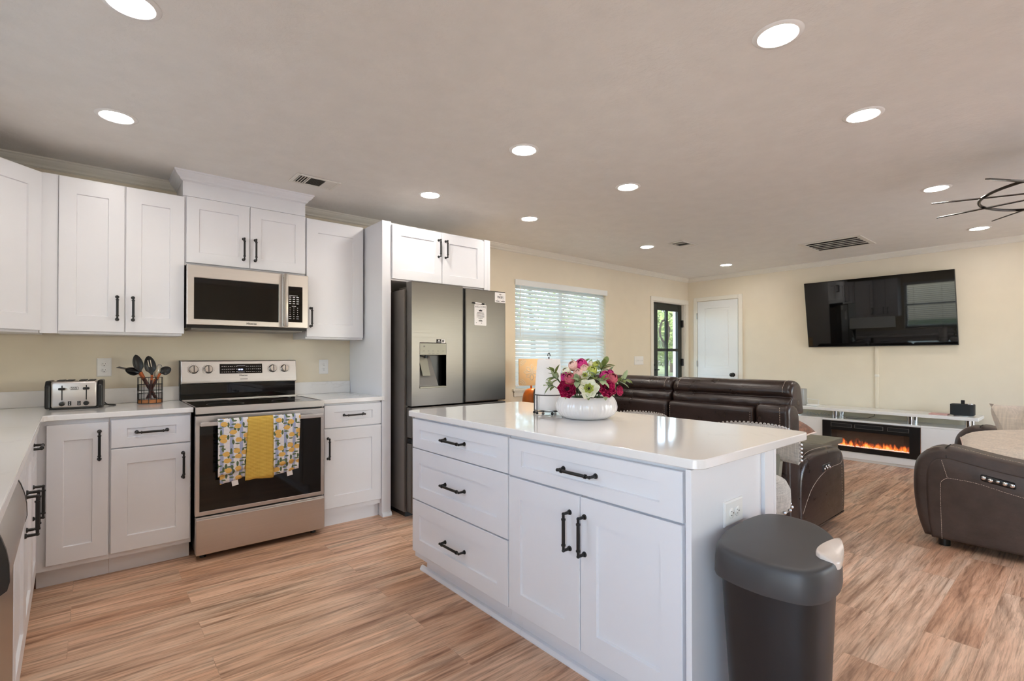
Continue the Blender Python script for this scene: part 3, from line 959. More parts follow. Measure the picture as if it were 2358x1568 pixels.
dp = MB(FBG).box(1.535, 1.815, .050, .120, -.001, .0012).build('display', 'black_glass', t, smooth=False, bevel=.0008)
MB(FBG).box(1.655, 1.668, .074, .083, .0013, .0017).box(1.672, 1.684, .074, .083, .0013, .0017).build('lit_digits', 'display_blue', dp, smooth=False)
ic = MB(FBG)
random.seed(3)
for i in range(8):
    for j in range(3):
        for b_ in (0, 1):
            x = (1.548 if b_ == 0 else 1.705) + i * .0132
            z = .060 + j * .02
            wd = random.choice((.004, .007, .009))
            ic.box(x, x + wd, z, z + .0028, .0013, .0016)
ic.box(1.645, 1.70, .104, .107, .0013, .0016).box(1.65, 1.695, .058, .0605, .0013, .0016)
ic.build('panel_print', 'print_white', dp, smooth=False)
text_mb('Hisense', .017, FBG @ Matrix.Translation((1.687, .036, .0006)), .0004, bold=.0003).build('lettering', 'ink', bg, smooth=False)
MB(FBG).box(1.665, 1.715, .006, .0115, -.0005, .0006).build('badge', 'ink_grey', bg, smooth=False)
# oven door
od = MB()
zz0, zz1, wy = .267, .862, -.692
gx0, gx1, gz0, gz1 = R0 + .022, R1 - .022, .291, .803
od.ringf(R0, R1, zz0, zz1, gx0, gx1, gz0, gz1, wy, -.657)
od = od.build('oven_door', 'steel', t, smooth=False, bevel=.003, label='brushed steel oven door frame')
MB().box(gx0, gx1, -.690, -.66, gz0, gz1).build('window', 'oven_glass', od, smooth=False, label='black glass oven window')
hb = MB().rbox(1.326, 2.040, -.757, -.737, .806, .830, .003, 2)
for x in (1.36, 2.006):
    hb.box(x - .018, x + .018, -.738, -.691, .809, .827)
hb.build('handle', 'steel', od, smooth=False, label='flat brushed steel bar')
MB().box(R0 + .002, R1 - .002, -.70, -.657, .039, .260).box(R0 + .002, R1 - .002, -.712, -.70, .039, .25).build('drawer', 'steel', t, smooth=False, bevel=.005, label='brushed steel storage drawer')
for x in (R0 + .05, R1 - .05):
    for y in (-.62, -.08):
        MB().cyl((x, y, 0), (x, y, .05), .018, .012).build('foot', 'black_plastic', t)

# towels over the oven handle
def towel(name, label, mat, corners, seed, zb2=None, lean=0):
    """corners: x0,x1 at the bar, x0b,x1b at the hem, zl,zr hem heights; a front fall and a back fall in one cloth"""
    x0, x1, xb0, xb1, zl, zr = corners
    random.seed(seed)
    ph = random.random() * 6
    ztop = .843
    t = thing(name, ((x0 + x1) / 2, -.747, ztop), label, 'towel', 'towels over the oven handle')
    def fall(front, zl_, zr_, xa, xb, yo):
        def fn(u, v):
            xt = x0 + (x1 - x0) * u; xm = xa + (xb - xa) * u
            x = xt + (xm - xt) * v
            zb = zl_ + (zr_ - zl_) * u
            z = ztop + (zb - ztop) * max(0, (v - .03) / .97)
            wv_ = .004 * math.sin(u * 9 + ph + v * 2) * v + .003 * math.sin(u * 17 + ph * 2) * v
            if v < .1:
                a = v / .1 * PI / 2
                y = -.747 - (.016 * math.sin(a)) * front
                z = ztop - .008 * (1 - math.cos(a))
            else:
                y = -.747 - front * (.016 + yo) - wv_ * front
                if front < 0: y = max(-.747 + .016, min(-.7, y)) * 1
            return V(x, y - (.004 * v if front > 0 else 0), z)
        return fn
    MB().surf(fall(1, zl, zr, xb0, xb1, .001), 14, 22).build('front_fall', mat, t, solid=.004, angle=80)
    z2l, z2r, dx = zb2
    MB().surf(lambda u, v: fall(1, z2l, z2r, xb0 + dx, xb1 + dx * .3, -.009)(u, v), 14, 22).build('under_fold', mat, t, solid=.003, angle=80)
    return t
T1 = towel('dish_towel', 'lemon-print striped dish towel on the oven handle, left of the yellow towel', 'lemon', (1.413, 1.577, 1.413, 1.558, .500, .532), 1, (.452, .478, .012))
T2 = towel('dish_towel', 'plain mustard-yellow waffle dish towel in the middle of the oven handle', 'waffle', (1.577, 1.719, 1.558, 1.722, .458, .461), 2, (.462, .449, .004))
T3 = towel('dish_towel', 'lemon-print striped dish towel on the oven handle, right of the yellow towel', 'lemon', (1.719, 1.886, 1.722, 1.874, .516, .545), 3, (.462, .486, .004))
for T, x, z in ((T1, 1.485, .450), (T3, 1.80, .462)):
    MB().add([(x, -.757, z + .02), (x + .035, -.757, z + .024), (x + .04, -.758, z - .012), (x + .006, -.758, z - .018)], [(0, 1, 2, 3)]).build('care_tag', 'paper', T, smooth=False, solid=.001)

# ------------------------------------------------------------------ microwave
t = thing('microwave_oven', (1.67, -.2, 1.41), 'stainless over-the-range microwave with black glass door', 'microwave')
m0, m1, mz0, mz1, my = 1.298, 2.050, 1.424, 1.809, -.402
MB().box(m0 + .004, m1 - .004, -.365, -.004, 1.405, 1.8145).build('body', 'black_plastic', t, smooth=False)
dr = MB()
wx0, wx1, wz0, wz1 = 1.337, 1.846, 1.461, 1.727
X1 = 1.868
dr.ringf(m0, X1, mz0, mz1, wx0, wx1, wz0, wz1, my, -.367)
dr = dr.build('door', 'steel', t, smooth=False, bevel=.004, label='brushed steel microwave door')
MB().box(wx0, wx1, my + .003, -.37, wz0, wz1).build('window', 'black_glass', dr, smooth=False, label='black glass window')
MB().box(X1 + .0005, m1, my, -.367, mz0, mz1).build('control_panel', 'steel', t, smooth=False, bevel=.004)
MB().box(1.902, 2.008, my - .0015, my + .004, 1.465, 1.722).build('keypad', 'black_glass', t, smooth=False, bevel=.001)
ky = MB()
random.seed(5)
for r in range(11):
    for c_ in range(3):
        x = 1.922 + c_ * .026; z = 1.645 - r * .0155
        if r < 4: ky.box(x - .008, x + .008, my - .0022, my - .0016, z - .003, z + .003)
        elif r in (5, 6, 7, 8): ky.box(x - .002, x + .002, my - .0022, my - .0016, z - .0025, z + .0025)
        elif r > 8: ky.box(x - .008 + .004 * (c_ == 1), x + .008 - .004 * (c_ == 1), my - .0022, my - .0016, z - .002, z + .002)
ky.box(1.915, 1.975, my - .0022, my - .0016, 1.655, 1.6575).box(1.935, 1.962, my - .0022, my - .0016, 1.578, 1.581)
ky.build('key_print', 'print_white', t, smooth=False)
hd = MB().rbox(1.871, 1.899, my - .045, my - .030, 1.428, 1.806, .005, 2)
hd.box(1.874, 1.896, my - .031, my, 1.435, 1.452).box(1.874, 1.896, my - .031, my, 1.782, 1.799)
hd.build('handle', 'steel_v', dr, label='upright brushed steel handle')
text_mb('Hisense', .02, FB @ Matrix.Translation((1.672, 1.442, -my + .0004)), .0004, bold=.0004).build('lettering', 'ink', dr, smooth=False)
MB().box(m0 + .03, m1 - .03, -.36, -.06, 1.394, 1.4045).build('grease_filter', 'grey_plastic', t, smooth=False)

# ------------------------------------------------------------------ refrigerator
t = thing('refrigerator', (3.08, -.42, 0), 'stainless French-door refrigerator with water dispenser, behind the island', 'refrigerator')
f0, f1 = 2.648, 3.553
MB().box(2.632, 3.505, -.772, -.04, .045, 1.725).build('body', 'fridge_side', t, smooth=False, bevel=.004, label='grey painted case')
MB().box(2.66, 3.49, -.74, -.1, .0, .045).build('kick_plate', 'black_plastic', t, smooth=False)
DY0, DY1 = -.860, -.778
def fdoor(name, a, b, z0, z1, hole=None, nm='fridge_steel'):
    mb = MB()
    if hole:
        hx0, hx1, hz0, hz1 = hole
        mb.ringf(a, b, z0, z1, hx0, hx1, hz0, hz1, DY0, DY1)
        o = mb.build(name, nm, t, smooth=False, bevel=.004)
    else:
        mb.box(a, b, DY0, DY1, z0, z1)
        o = mb.build(name, nm, t, smooth=False, bevel=.008)
    return o
hx0, hx1, hz0, hz1 = 2.716, 2.950, .978, 1.318
ld = fdoor('door', f0, 3.108, .845, 1.780, (hx0, hx1, hz0, hz1))
ld['label'] = 'left refrigerator door with water dispenser'
rd = fdoor('door', 3.132, f1, .845, 1.770)
fdoor('freezer_drawer', f0, f1, .606, .836)
fd2 = fdoor('freezer_drawer', f0, f1, .05, .566)
MB().box(f0 + .01, f1 - .01, -.838, -.78, .566, .600).build('grip_recess', 'fridge_gasket', fd2, smooth=False)
MB().box(3.1085, 3.1315, -.845, -.78, .846, 1.765).build('centre_gasket', 'fridge_gasket', t, smooth=False)
MB().box(f0 + .02, f1 - .02, -.778, -.7722, .06, 1.70).build('gasket', 'fridge_gasket', t, smooth=False)
MB().box(2.68, 2.86, -.80, -.60, 1.7255, 1.752).build('hinge_cover', 'fridge_side', t, smooth=False, bevel=.004)
# dispenser
ds = MB().box(hx0 + .0005, hx1 - .0005, -.862, -.80, 1.228, hz1 - .0005).build('dispenser_panel', 'dispenser', ld, smooth=False, bevel=.002)
cav = MB()
cav.add([(hx0, DY0, hz0), (hx1, DY0, hz0), (hx1, DY0, 1.228), (hx0, DY0, 1.228), (hx0, -.79, hz0), (hx1, -.79, hz0), (hx1, -.79, 1.228), (hx0, -.79, 1.228)],
        [(4, 5, 6, 7), (0, 4, 7, 3), (1, 2, 6, 5), (2, 3, 7, 6), (0, 1, 5, 4)])
cav.build('dispenser_niche', 'black_plastic', ld, smooth=False, recalc=False)
MB().add([(hx0 + .003, -.858, hz0 + .012), (hx0 + .165, -.858, hz0 + .012), (hx0 + .12, -.80, 1.222), (hx0 + .003, -.80, 1.222),
          (hx0 + .003, -.795, hz0 + .012), (hx0 + .165, -.795, hz0 + .012), (hx0 + .12, -.795, 1.222), (hx0 + .003, -.795, 1.222)],
         [(0, 1, 2, 3), (0, 4, 5, 1), (1, 5, 6, 2), (2, 6, 7, 3), (3, 7, 4, 0), (4, 7, 6, 5)]).build('dispenser_ramp', 'grey_plastic', ld, smooth=False)
MB().add([(hx0 + .03, -.856, 1.07), (hx0 + .095, -.856, 1.07), (hx0 + .085, -.818, 1.215), (hx0 + .012, -.818, 1.215),
          (hx0 + .03, -.846, 1.07), (hx0 + .095, -.846, 1.07), (hx0 + .085, -.805, 1.215), (hx0 + .012, -.805, 1.215)],
         [(0, 1, 2, 3), (0, 4, 5, 1), (1, 5, 6, 2), (2, 6, 7, 3), (3, 7, 4, 0), (4, 7, 6, 5)]).build('paddle', 'dispenser', ld, smooth=False)
MB().cyl((hx0 + .07, -.835, 1.226), (hx0 + .07, -.835, 1.206), .012).build('spout', 'black_plastic', ld)
MB().box(hx0, hx1, -.866, -.80, hz0 - .002, hz0 + .010).build('drip_tray', 'dispenser', ld, smooth=False, bevel=.002)
pp = MB()
for i, x in enumerate((2.745, 2.785, 2.825, 2.868, 2.915)):
    pp.box(x, x + .014, -.8628, -.8621, 1.256, 1.2605)
for x in (2.79, 2.825, 2.862):
    pp.box(x, x + .018, -.8628, -.8621, 1.238, 1.241)
pp.box(2.748, 2.762, -.8628, -.8621, 1.288, 1.299)
pp.build('panel_print', 'ink_grey', ds, smooth=False)
st = MB().box(2.862, 2.905, -.8612, -.8603, 1.322, 1.350).build('sticker', 'ink', ld, smooth=False, label='small black and white sticker')
MB().box(2.9055, 2.938, -.8612, -.8603, 1.322, 1.350).build('sticker_label', 'sign_white', st, smooth=False)
MB().box(2.912, 2.930, -.8616, -.8613, 1.327, 1.345).build('sticker_square', 'ink_grey', st, smooth=False)
MB().ball((2.884, -.8612, 1.340), .006, 10, 1, .1, 1).box(2.870, 2.898, -.8616, -.8613, 1.3265, 1.3305).build('sticker_print', 'print_white', st, smooth=False)

def sheet(mb, x0, x1, z0, z1, y, th, r):
    return mb.prism(rrect(x0, x1, z0, z1, r, 4), 'y', y - th, y)
t = thing('welcome_sign', (3.28, -.862, 1.47), 'tall white magnetic welcome card on the right refrigerator door', 'sign')
MB_ = sheet(MB(), 3.221, 3.343, 1.472, 1.644, -.8603, .002, .006).build('card', 'sign_white', t, smooth=False)
FS = FB @ Matrix.Translation((0, 0, .8625))
text_mb('WELCOME', .0235, FS @ Matrix.Translation((3.282, 1.624, 0)), .0002).build('heading', 'ink_grey', t, smooth=False)
ln = MB()
random.seed(11)
for i, z in enumerate((1.576, 1.566, 1.557, 1.548, 1.539, 1.530)):
    x = 3.243 + (.006 if i in (0, 5) else 0) + (.012 if i == 5 else 0)
    xe = 3.321 - (.006 if i in (0,) else 0) - (.018 if i == 5 else 0)
    while x < xe:
        wd = random.uniform(.004, .011)
        ln.box(x, min(x + wd, xe), -.8629, -.8625, z, z + .0034); x += wd + .002
ln.box(3.235, 3.33, -.8629, -.8625, 1.604, 1.6048)
for x in (3.236, 3.288): ln.box(x, x + .009, -.8629, -.8625, 1.490, 1.494)
ln.build('print_lines', 'ink', t, smooth=False)
lg = MB()
for dx, r in ((-.012, .006), (0, .0085), (.012, .006), (.004, .005)):
    lg.ball((3.283 + dx, -.8625, 1.592 + r * .4), r, 8, 1, .05, .8)
lg.box(3.268, 3.298, -.8629, -.8625, 1.588, 1.5905)
lg.build('emblem', 'ink', t, smooth=False)
lg = MB().box(3.262, 3.302, -.8629, -.8625, 1.506, 1.5105)
for dx, hh in ((-.014, .008), (-.006, .012), (.004, .014), (.012, .009)):
    lg.add([(3.283 + dx - .005, -.8628, 1.509), (3.283 + dx + .005, -.8628, 1.509), (3.283 + dx, -.8628, 1.509 + hh)], [(0, 1, 2)])
lg.build('emblem', 'ink', t, smooth=False)
t = thing('marker_pen', (3.27, -.868, 1.651), 'black-tipped white marker pen at the top of the welcome card', 'pen')
MB().cyl((3.222, -.8665, 1.6535), (3.325, -.8665, 1.6505), .0055, None, 12).build('barrel', 'sign_white', t)
MB().cyl((3.201, -.8665, 1.6545), (3.222, -.8665, 1.6536), .0058, None, 12).cyl((3.288, -.8665, 1.6516), (3.318, -.8665, 1.6508), .006, None, 12).build('cap', 'ink', t)
t = thing('wifi_sign', (3.5, -.862, 1.7), 'small white card lettered WiFi at the top corner of the refrigerator door', 'sign')
sheet(MB(), 3.434, 3.549, 1.674, 1.760, -.8603, .002, .005).build('card', 'sign_white', t, smooth=False)
text_mb('WiFi', .034, FS @ Matrix.Translation((3.491, 1.718, 0)), .0002, bold=.0004).build('heading', 'ink', t, smooth=False)
wf = MB()
for r in (.006, .0115, .017):
    wf.tube([V(3.491 + r * .9 * math.cos(math.radians(a)), -.8627, 1.735 + r * .8 * math.sin(math.radians(a))) for a in range(35, 150, 14)], .0012, 4)
wf.box(3.442, 3.482, -.8629, -.8625, 1.684, 1.689).box(3.501, 3.541, -.8629, -.8625, 1.684, 1.6895).box(3.457, 3.468, -.8629, -.8625, 1.697, 1.699).box(3.512, 3.53, -.8629, -.8625, 1.697, 1.699)
wf.box(3.4908, 3.4914, -.8629, -.8625, 1.68, 1.70)
wf.build('print_lines', 'ink', t, smooth=False)

# ------------------------------------------------------------------ island
FI = frame((2.228, 0, 0), (0, -1, 0), (-1, 0, 0))      # u = -y, v = z, w toward the kitchen
IX = 2.735
t = thing('island_drawer_cabinet', (2.48, -2.08, 0), 'white island cabinet with three stacked drawers, end nearest the refrigerator', 'cabinet')
MB().box(2.229, IX, -2.507, -1.668, .102, .882).build('body', 'white', t, smooth=False)
MB().box(2.292, IX, -2.507, -1.690, 0, .1015).build('toe_kick', 'white', t, smooth=False)
MB().prism([(2.2915, 0), (2.274, 0), (2.274, .006), (2.281, .02), (2.2915, .026)], 'y', -2.507, -1.640).build('shoe_moulding', 'white', t, smooth=False)
for (z0, z1, hz) in ((.713, .872, .794), (.430, .7075, .565), (.140, .423, .273)):
    door_part(t, FI, 1.674, 2.504, z0, z1, .0005, .0195, .074, 'drawer', .055 if z0 > .7 else .075, hnd=(2.083, hz, .17, False))
t = thing('island_door_cabinet', (2.48, -2.95, 0), 'white island cabinet with one wide drawer over two doors, nearest the camera', 'cabinet')
MB().box(2.229, IX, -3.352, -2.508, .102, .882).build('body', 'white', t, smooth=False)
MB().box(2.292, IX, -3.352, -2.508, 0, .1015).build('toe_kick', 'white', t, smooth=False)
MB().prism([(2.2915, 0), (2.274, 0), (2.274, .006), (2.281, .02), (2.2915, .026)], 'y', -3.352, -2.508).build('shoe_moulding', 'white', t, smooth=False)
door_part(t, FI, 2.514, 3.332, .712, .868, .0005, .0195, .080, 'drawer', .046, hnd=(2.907, .790, .158, False))
door_part(t, FI, 2.512, 2.9155, .140, .704, .0005, .0195, .075, sb=.085, hnd=(2.868, .568, .135, True))
door_part(t, FI, 2.9205, 3.330, .140, .704, .0005, .0195, .075, sb=.085, hnd=(2.941, .568, .135, True))
MB().box(2.190, 2.660, -3.372, -3.353, .0, .882).box(2.6605, IX, -3.384, -3.353, 0, .882).build('end_panel', 'white', t, smooth=False, bevel=.0015)
MB().box(IX + .0005, IX + .02, -3.384, -1.668, 0, .882).build('back_panel', 'white', t, smooth=False)

t = thing('island_worktop', (2.6, -2.5, CB), 'white veined quartz island worktop carrying the flower bowl', 'worktop')
MB().prism(rrect(2.190, 3.042, -3.400, -1.631, .042, 6), 'z', CB + .0005, CT).build('slab', 'quartz', t, smooth=True, bevel=.003)

# outlets and switch plates
def outlet(label, F, u, v, horiz=False, gang=1, w0=.0003):
    t = thing('wall_outlet', F @ Vector((u, v, w0)), label, 'outlet')
    a, b = (.0375, .0595) if not horiz else (.0615, .040)
    if horiz: a, b = .062, .040
    pl = MB(F)
    def rg(x, y, w): return [(u - x, v - y, w), (u + x, v - y, w), (u + x, v + y, w), (u - x, v + y, w)]
    pl.add(rg(a, b, w0) + rg(a, b, w0 + .0035) + rg(a - .005, b - .005, w0 + .0065), [(3, 2, 1, 0), (8, 9, 10, 11)] + [(k * 4 + i, k * 4 + (i + 1) % 4, k * 4 + 4 + (i + 1) % 4, k * 4 + 4 + i) for k in (0, 1) for i in range(4)])
    pl.build('plate', 'white_plastic', t, smooth=False)
    for sg in (-1, 1):
        cu, cv = (u, v + sg * .0195) if not horiz else (u + sg * .0195, v)
        fc = MB(F).lathe([(.0165, w0 + .0062), (.0165, w0 + .0085), (.0155, w0 + .009), (.0001, w0 + .009)], (cu, cv, 0), 20, 1, .86 if not horiz else 1).build('receptacle', 'white_plastic', t)
        sl = MB(F)
        for dx, dy, hw, hh in ((-.006, .004, .0009, .0038), (.006, .004, .0009, .0032), (0, -.0075, .0022, .0022)):
            if horiz: dx, dy, hw, hh = -dy, dx, hh, hw
            sl.box(cu + dx - hw, cu + dx + hw, cv + dy - hh, cv + dy + hh, w0 + .0088, w0 + .0093)
        sl.build('slots', 'slot', fc, smooth=False)
    return t
outlet('white double outlet on the beige wall above the toaster', FB, .898, 1.149)
outlet('white double outlet on the wall above the short worktop, right of the range', FB, 2.303, 1.132)
FE = frame((0, -3.372, 0), (1, 0, 0), (0, -1, 0))
outlet('white sideways double outlet on the island end panel above the trash can', FE, 2.443, .711, True)
t = thing('switch_plate', (6.672, -.001, 1.156), 'white four-switch plate on the beige wall left of the entry door', 'switch')
MB(FB).rbox(6.566, 6.778, 1.097, 1.216, .0003, .0065, .004, 2).build('plate', 'white_plastic', t)
for i in range(4):
    u = 6.672 + (i - 1.5) * .046
    MB(FB).box(u - .005, u + .005, 1.145, 1.167, .0066, .013).build('toggle', 'white_plastic', t, smooth=False, bevel=.002)

# ------------------------------------------------------------------ ceiling: lights, vents, fan
LG = 'recessed ceiling lights'
LIGHTS = [(.938, -2.02, 'round recessed ceiling light cut off by the top edge of the photo'),
          (.928, -.972, 'round recessed ceiling light nearest the left-hand wall cabinets'),
          (2.762, -1.99, 'round recessed ceiling light between the refrigerator cabinet and the island, higher of two'),
          (2.760, -.937, 'round recessed ceiling light right of the kitchen air vent'),
          (3.749, -1.994, 'round recessed ceiling light straight above the flower bowl in the photo'),
          (3.757, -.940, 'round recessed ceiling light directly over the top of the window blind'),
          (5.501, -.948, 'small-looking recessed ceiling light just left of the small dark air vent'),
          (7.228, -.985, 'farthest recessed ceiling light, over the white closet door'),
          (2.802, -3.380, 'largest recessed ceiling light at the upper right, nearest the camera'),
          (3.781, -3.398, 'second recessed ceiling light of the right-hand row, below the largest one'),
          (5.471, -3.406, 'recessed ceiling light just left of the ceiling fan blades'),
          (7.237, -3.433, 'recessed ceiling light close to the crown moulding above the television')]
first = None
for x, y, lb in LIGHTS:
    if first is None:
        t = first = thing('ceiling_light', (x, y, ZC), lb, 'ceiling light', LG)
        MB().lathe([(.066, -.004), (.070, -.0065), (.084, -.004), (.088, -.0008)], (x, y, ZC), 36).build('trim_ring', 'white_plastic', t)
        MB().lathe([(.0655, -.0030), (.0655, -.0045), (.0001, -.0050)], (x, y, ZC), 36).build('lens', 'lamp_lens', t)
    else:
        t = copy_tree(first)
        t.location = (x, y, ZC)
        t['label'] = lb

def vent(name, label, x0, x1, y0, y1, build, f=.022):
    t = thing(name, ((x0 + x1) / 2, (y0 + y1) / 2, ZC), label, 'vent')
    z0, z1 = ZC - .009, ZC - .0005
    MB().box(x0, x0 + f, y0, y1, z0, z1).box(x1 - f, x1, y0, y1, z0, z1).box(x0 + f, x1 - f, y0, y0 + f, z0, z1).box(x0 + f, x1 - f, y1 - f, y1, z0, z1).build('frame', 'vent_white', t, smooth=False, bevel=.003)
    MB().box(x0 + f, x1 - f, y0 + f, y1 - f, ZC - .002, ZC - .0006).build('duct', 'vent_slot', t, smooth=False)
    build(t, x0 + f, x1 - f, y0 + f, y1 - f)
    return t
def kv(t, a, b, c, d):
    L = b - a
    m0, m1 = a + L * .30, a + L * .70
    MB().box(m0 - .006, m0, c, d, ZC - .008, ZC - .002).box(m1, m1 + .006, c, d, ZC - .008, ZC - .002).build('divider', 'vent_white', t, smooth=False)
    for i in range(12):
        y = c + (d - c) * (i + .5) / 12
        MB().add([(m0, y - .0065, ZC - .0065), (m1, y - .0065, ZC - .0065), (m1, y + .0045, ZC - .003), (m0, y + .0045, ZC - .003)], [(0, 1, 2, 3)]).build('slat', 'vent_mid', t, smooth=False, solid=.001)
    for sg, s0, s1 in ((1, a, m0 - .006), (-1, m1 + .006, b)):
        for i in range(4):
            x = s0 + (s1 - s0) * (i + .5) / 4
            MB().add([(x - .007 * sg, c, ZC - .009), (x - .007 * sg, d, ZC - .009), (x + .006 * sg, d, ZC - .002), (x + .006 * sg, c, ZC - .002)], [(0, 1, 2, 3)]).build('slat', 'vent_white', t, smooth=False, solid=.0012)
vent('ceiling_vent', 'white rectangular air vent in the kitchen ceiling, right of the microwave cabinet', 1.86, 2.155, -.765, -.575, kv)
vent('ceiling_vent', 'small dark-louvred air vent in the ceiling above the closet door', 5.53, 5.83, -1.365, -1.185, kv)
def bigv(t, a, b, c, d):
    nb = 5
    for i in range(1, nb):
        x = a + (b - a) * i / nb
        MB().box(x - .008, x + .008, c, d, ZC - .008, ZC - .002).build('divider', 'vent_white', t, smooth=False)
    for i in range(nb):
        xa = a + (b - a) * i / nb; xb = a + (b - a) * (i + 1) / nb
        sl = MB()
        for k in range(40):
            y = c + (d - c) * (k + .5) / 40
            sl.add([(xa, y - .004, ZC - .007), (xb, y - .004, ZC - .007), (xb, y + .004, ZC - .0025), (xa, y + .004, ZC - .0025)], [(0, 1, 2, 3)])
        sl.build('louvres', 'vent_dark', t, smooth=False)
vent('return_air_grille', 'large square return-air grille in the ceiling above the television', 6.67, 7.225, -2.63, -2.06, bigv, .045)

# ceiling fan, partly out of frame at the right edge
fc = (5.04, -4.14, 2.15)
t = thing('ceiling_fan', (fc[0], fc[1], ZC), 'dark bronze ceiling fan with a ring through its blades, at the right edge', 'fan')
MB().lathe([(.0001, 0), (.07, 0), (.075, -.03), (.03, -.06), (.015, -.07)], (fc[0], fc[1], ZC), 24).build('canopy', 'fan_metal', t)
MB().cyl((fc[0], fc[1], ZC - .06), (fc[0], fc[1], fc[2] + .08), .013).build('downrod', 'fan_metal', t)
MB().lathe([(.0001, .09), (.06, .085), (.095, .05), (.10, .0), (.095, -.05), (.06, -.075), (.0001, -.08)], fc, 28).build('motor', 'fan_metal', t)
MB().tube([(fc[0] + .46 * math.cos(2 * PI * i / 64), fc[1] + .46 * math.sin(2 * PI * i / 64), fc[2] + .004) for i in range(64)], .0085, 8, closed=True).build('ring', 'fan_metal', t)
for k in range(10):
    a = math.radians(113 - 35.5 + 35.8 * k)
    ca, sa = math.cos(a), math.sin(a)
    tilt = math.radians(-17)
    mb = MB()
    vs = []
    for r, wd in ((.08, .03), (.16, .04), (.30, .055), (.46, .07), (.60, .07), (.70, .03)):
        for sg in (-1, 1):
            o = sg * wd / 2
            vs.append((fc[0] + ca * r - sa * o * math.cos(tilt), fc[1] + sa * r + ca * o * math.cos(tilt), fc[2] + o * math.sin(tilt)))
    mb.add(vs, [(2 * i, 2 * i + 1, 2 * i + 3, 2 * i + 2) for i in range(5)])
    mb.build('blade', 'fan_metal', t, smooth=False, solid=.006)

# ------------------------------------------------------------------ window blinds
def blind(label, F, x0, x1, z0, z1, wand=True, tilt=34, pitch=.0442):
    """hung in front frame F (w = into the room)"""
    t = thing('window_blind', F @ Vector(((x0 + x1) / 2, z1, -.03)), label, 'blind')
    MB(F).box(x0 - .014, x1 + .012, z1 - .052, z1 + .012, .002, .022).build('valance', 'white_door', t, smooth=False, bevel=.003)
    MB(F).box(x0 + .004, x1 - .004, z1 - .045, z1 - .002, -.055, -.003).build('headrail', 'white_door', t, smooth=False)
    z = z1 - .068
    n = int((z - (z0 + .03)) / pitch)
    a = math.radians(tilt)
    for i in range(n + 1):
        zz = z - i * pitch
        hw = .0245
        c, s = hw * math.cos(a), hw * math.sin(a)
        MB(F).add([(x0 + .008, zz - s, -.030 + c), (x1 - .010, zz - s, -.030 + c), (x1 - .010, zz + .002, -.030), (x0 + .008, zz + .002, -.030), (x0 + .008, zz + s, -.030 - c), (x1 - .010, zz + s, -.030 - c)],
                  [(0, 1, 2, 3), (3, 2, 5, 4)]).build('slat', 'blind', t, smooth=False, solid=.0025)
    zb = z - (n + 1) * pitch
    MB(F).box(x0 + .008, x1 - .010, zb - .004, zb + .014, -.052, -.008).build('bottom_rail', 'white_door', t, smooth=False, bevel=.003)
    for u in (x0 + .12, x0 + (x1 - x0) * .42, x1 - .18):
        MB(F).tube([(u, z1 - .05, -.006), (u, zb, -.006)], .0012, 5).tube([(u, z1 - .05, -.0545), (u, zb, -.0545)], .0012, 5).build('ladder_cord', 'cream', t)
    if wand:
        MB(F).tube([(x0 + .065, z1 - .04, .008), (x0 + .066, z1 - .62, .010)], .0045, 7).build('tilt_wand', 'white_plastic', t)
    return t
blind('white slatted blind on the back-wall window behind the lamp', FB, WX0, WX1, WZ0 + .03, WZ1 - .002, tilt=56)
blind('white slatted blind on the left-wall window, seen only as a television reflection', FL, KY0, KY1, KZ0 + .005, KZ1 - .002, False, 6)
# wall cabinets either side of the sink window (mirrored in the television)
def side_cab(label, u0, u1):
    t = thing('wall_cabinet', (.15, (u0 + u1) / 2, 1.35), label, 'cabinet')
    MB(FL).box(u0 + .001, u1 - .001, 1.352, 2.262, .004, .304).build('body', 'white', t, smooth=False)
    m = (u0 + u1) / 2
    door_part(t, FL, u0 + .004, m - .002, ZB, ZT, .305, .019, .07, hnd=(m - .04, 1.51, .136, True))
    door_part(t, FL, m + .002, u1 - .004, ZB, ZT, .305, .019, .07, hnd=(m + .04, 1.51, .136, True))
side_cab('white two-door wall cabinet on the left wall, right of the sink window', -1.10, -.615)
side_cab('white two-door wall cabinet on the left wall, left of the sink window', -3.10, -2.40)

# ------------------------------------------------------------------ television, raceway, console, fireplace
t = thing('television', (XT - .05, -2.42, 1.75), 'large flat black television mounted on the beige wall, tipped forward', 'television')
q = [(-1.700, 2.152, 7.862), (-3.168, 2.146, 7.862), (-3.190, 1.333, 7.905), (-1.736, 1.330, 7.905)]
o = [V(x, y, z) for (y, z, x) in q]
nrm = (o[1] - o[0]).cross(o[3] - o[0]).normalized()
if nrm.x > 0: nrm = -nrm
bk = [p - nrm * .032 for p in o]
MB().add(o + bk, [(0, 1, 2, 3), (7, 6, 5, 4)] + [(i, (i + 1) % 4, 4 + (i + 1) % 4, 4 + i) for i in range(4)]).build('housing', 'black_plastic', t, smooth=False, bevel=.002)
ctr = sum(o, V(0, 0, 0)) / 4
sc = [ctr + (p - ctr) * .993 + nrm * .0012 for p in o]
sc[2] += V(0, 0, .008); sc[3] += V(0, 0, .008)
MB().add(sc, [(0, 1, 2, 3)]).build('screen', 'tv_glass', t, smooth=False, solid=.0008)
MB().box(XT - .08, XT - .001, -2.65, -2.2, 1.55, 1.95).build('wall_mount', 'black_plastic', t, smooth=False)
t = thing('cord_cover', (XT - .01, -2.452, .97), 'narrow cream cord cover on the wall below the television', 'cord cover')
MB().rbox(XT - .016, XT - .0005, -2.470, -2.436, .985, 1.40, .004, 2).rbox(XT - .016, XT - .0005, -2.470, -2.436, .58, .983, .004, 2).build('channel', 'wall', t)
MB().rbox(XT - .019, XT - .0005, -2.474, -2.432, .970, .998, .004, 2).build('joint', 'cream', t)

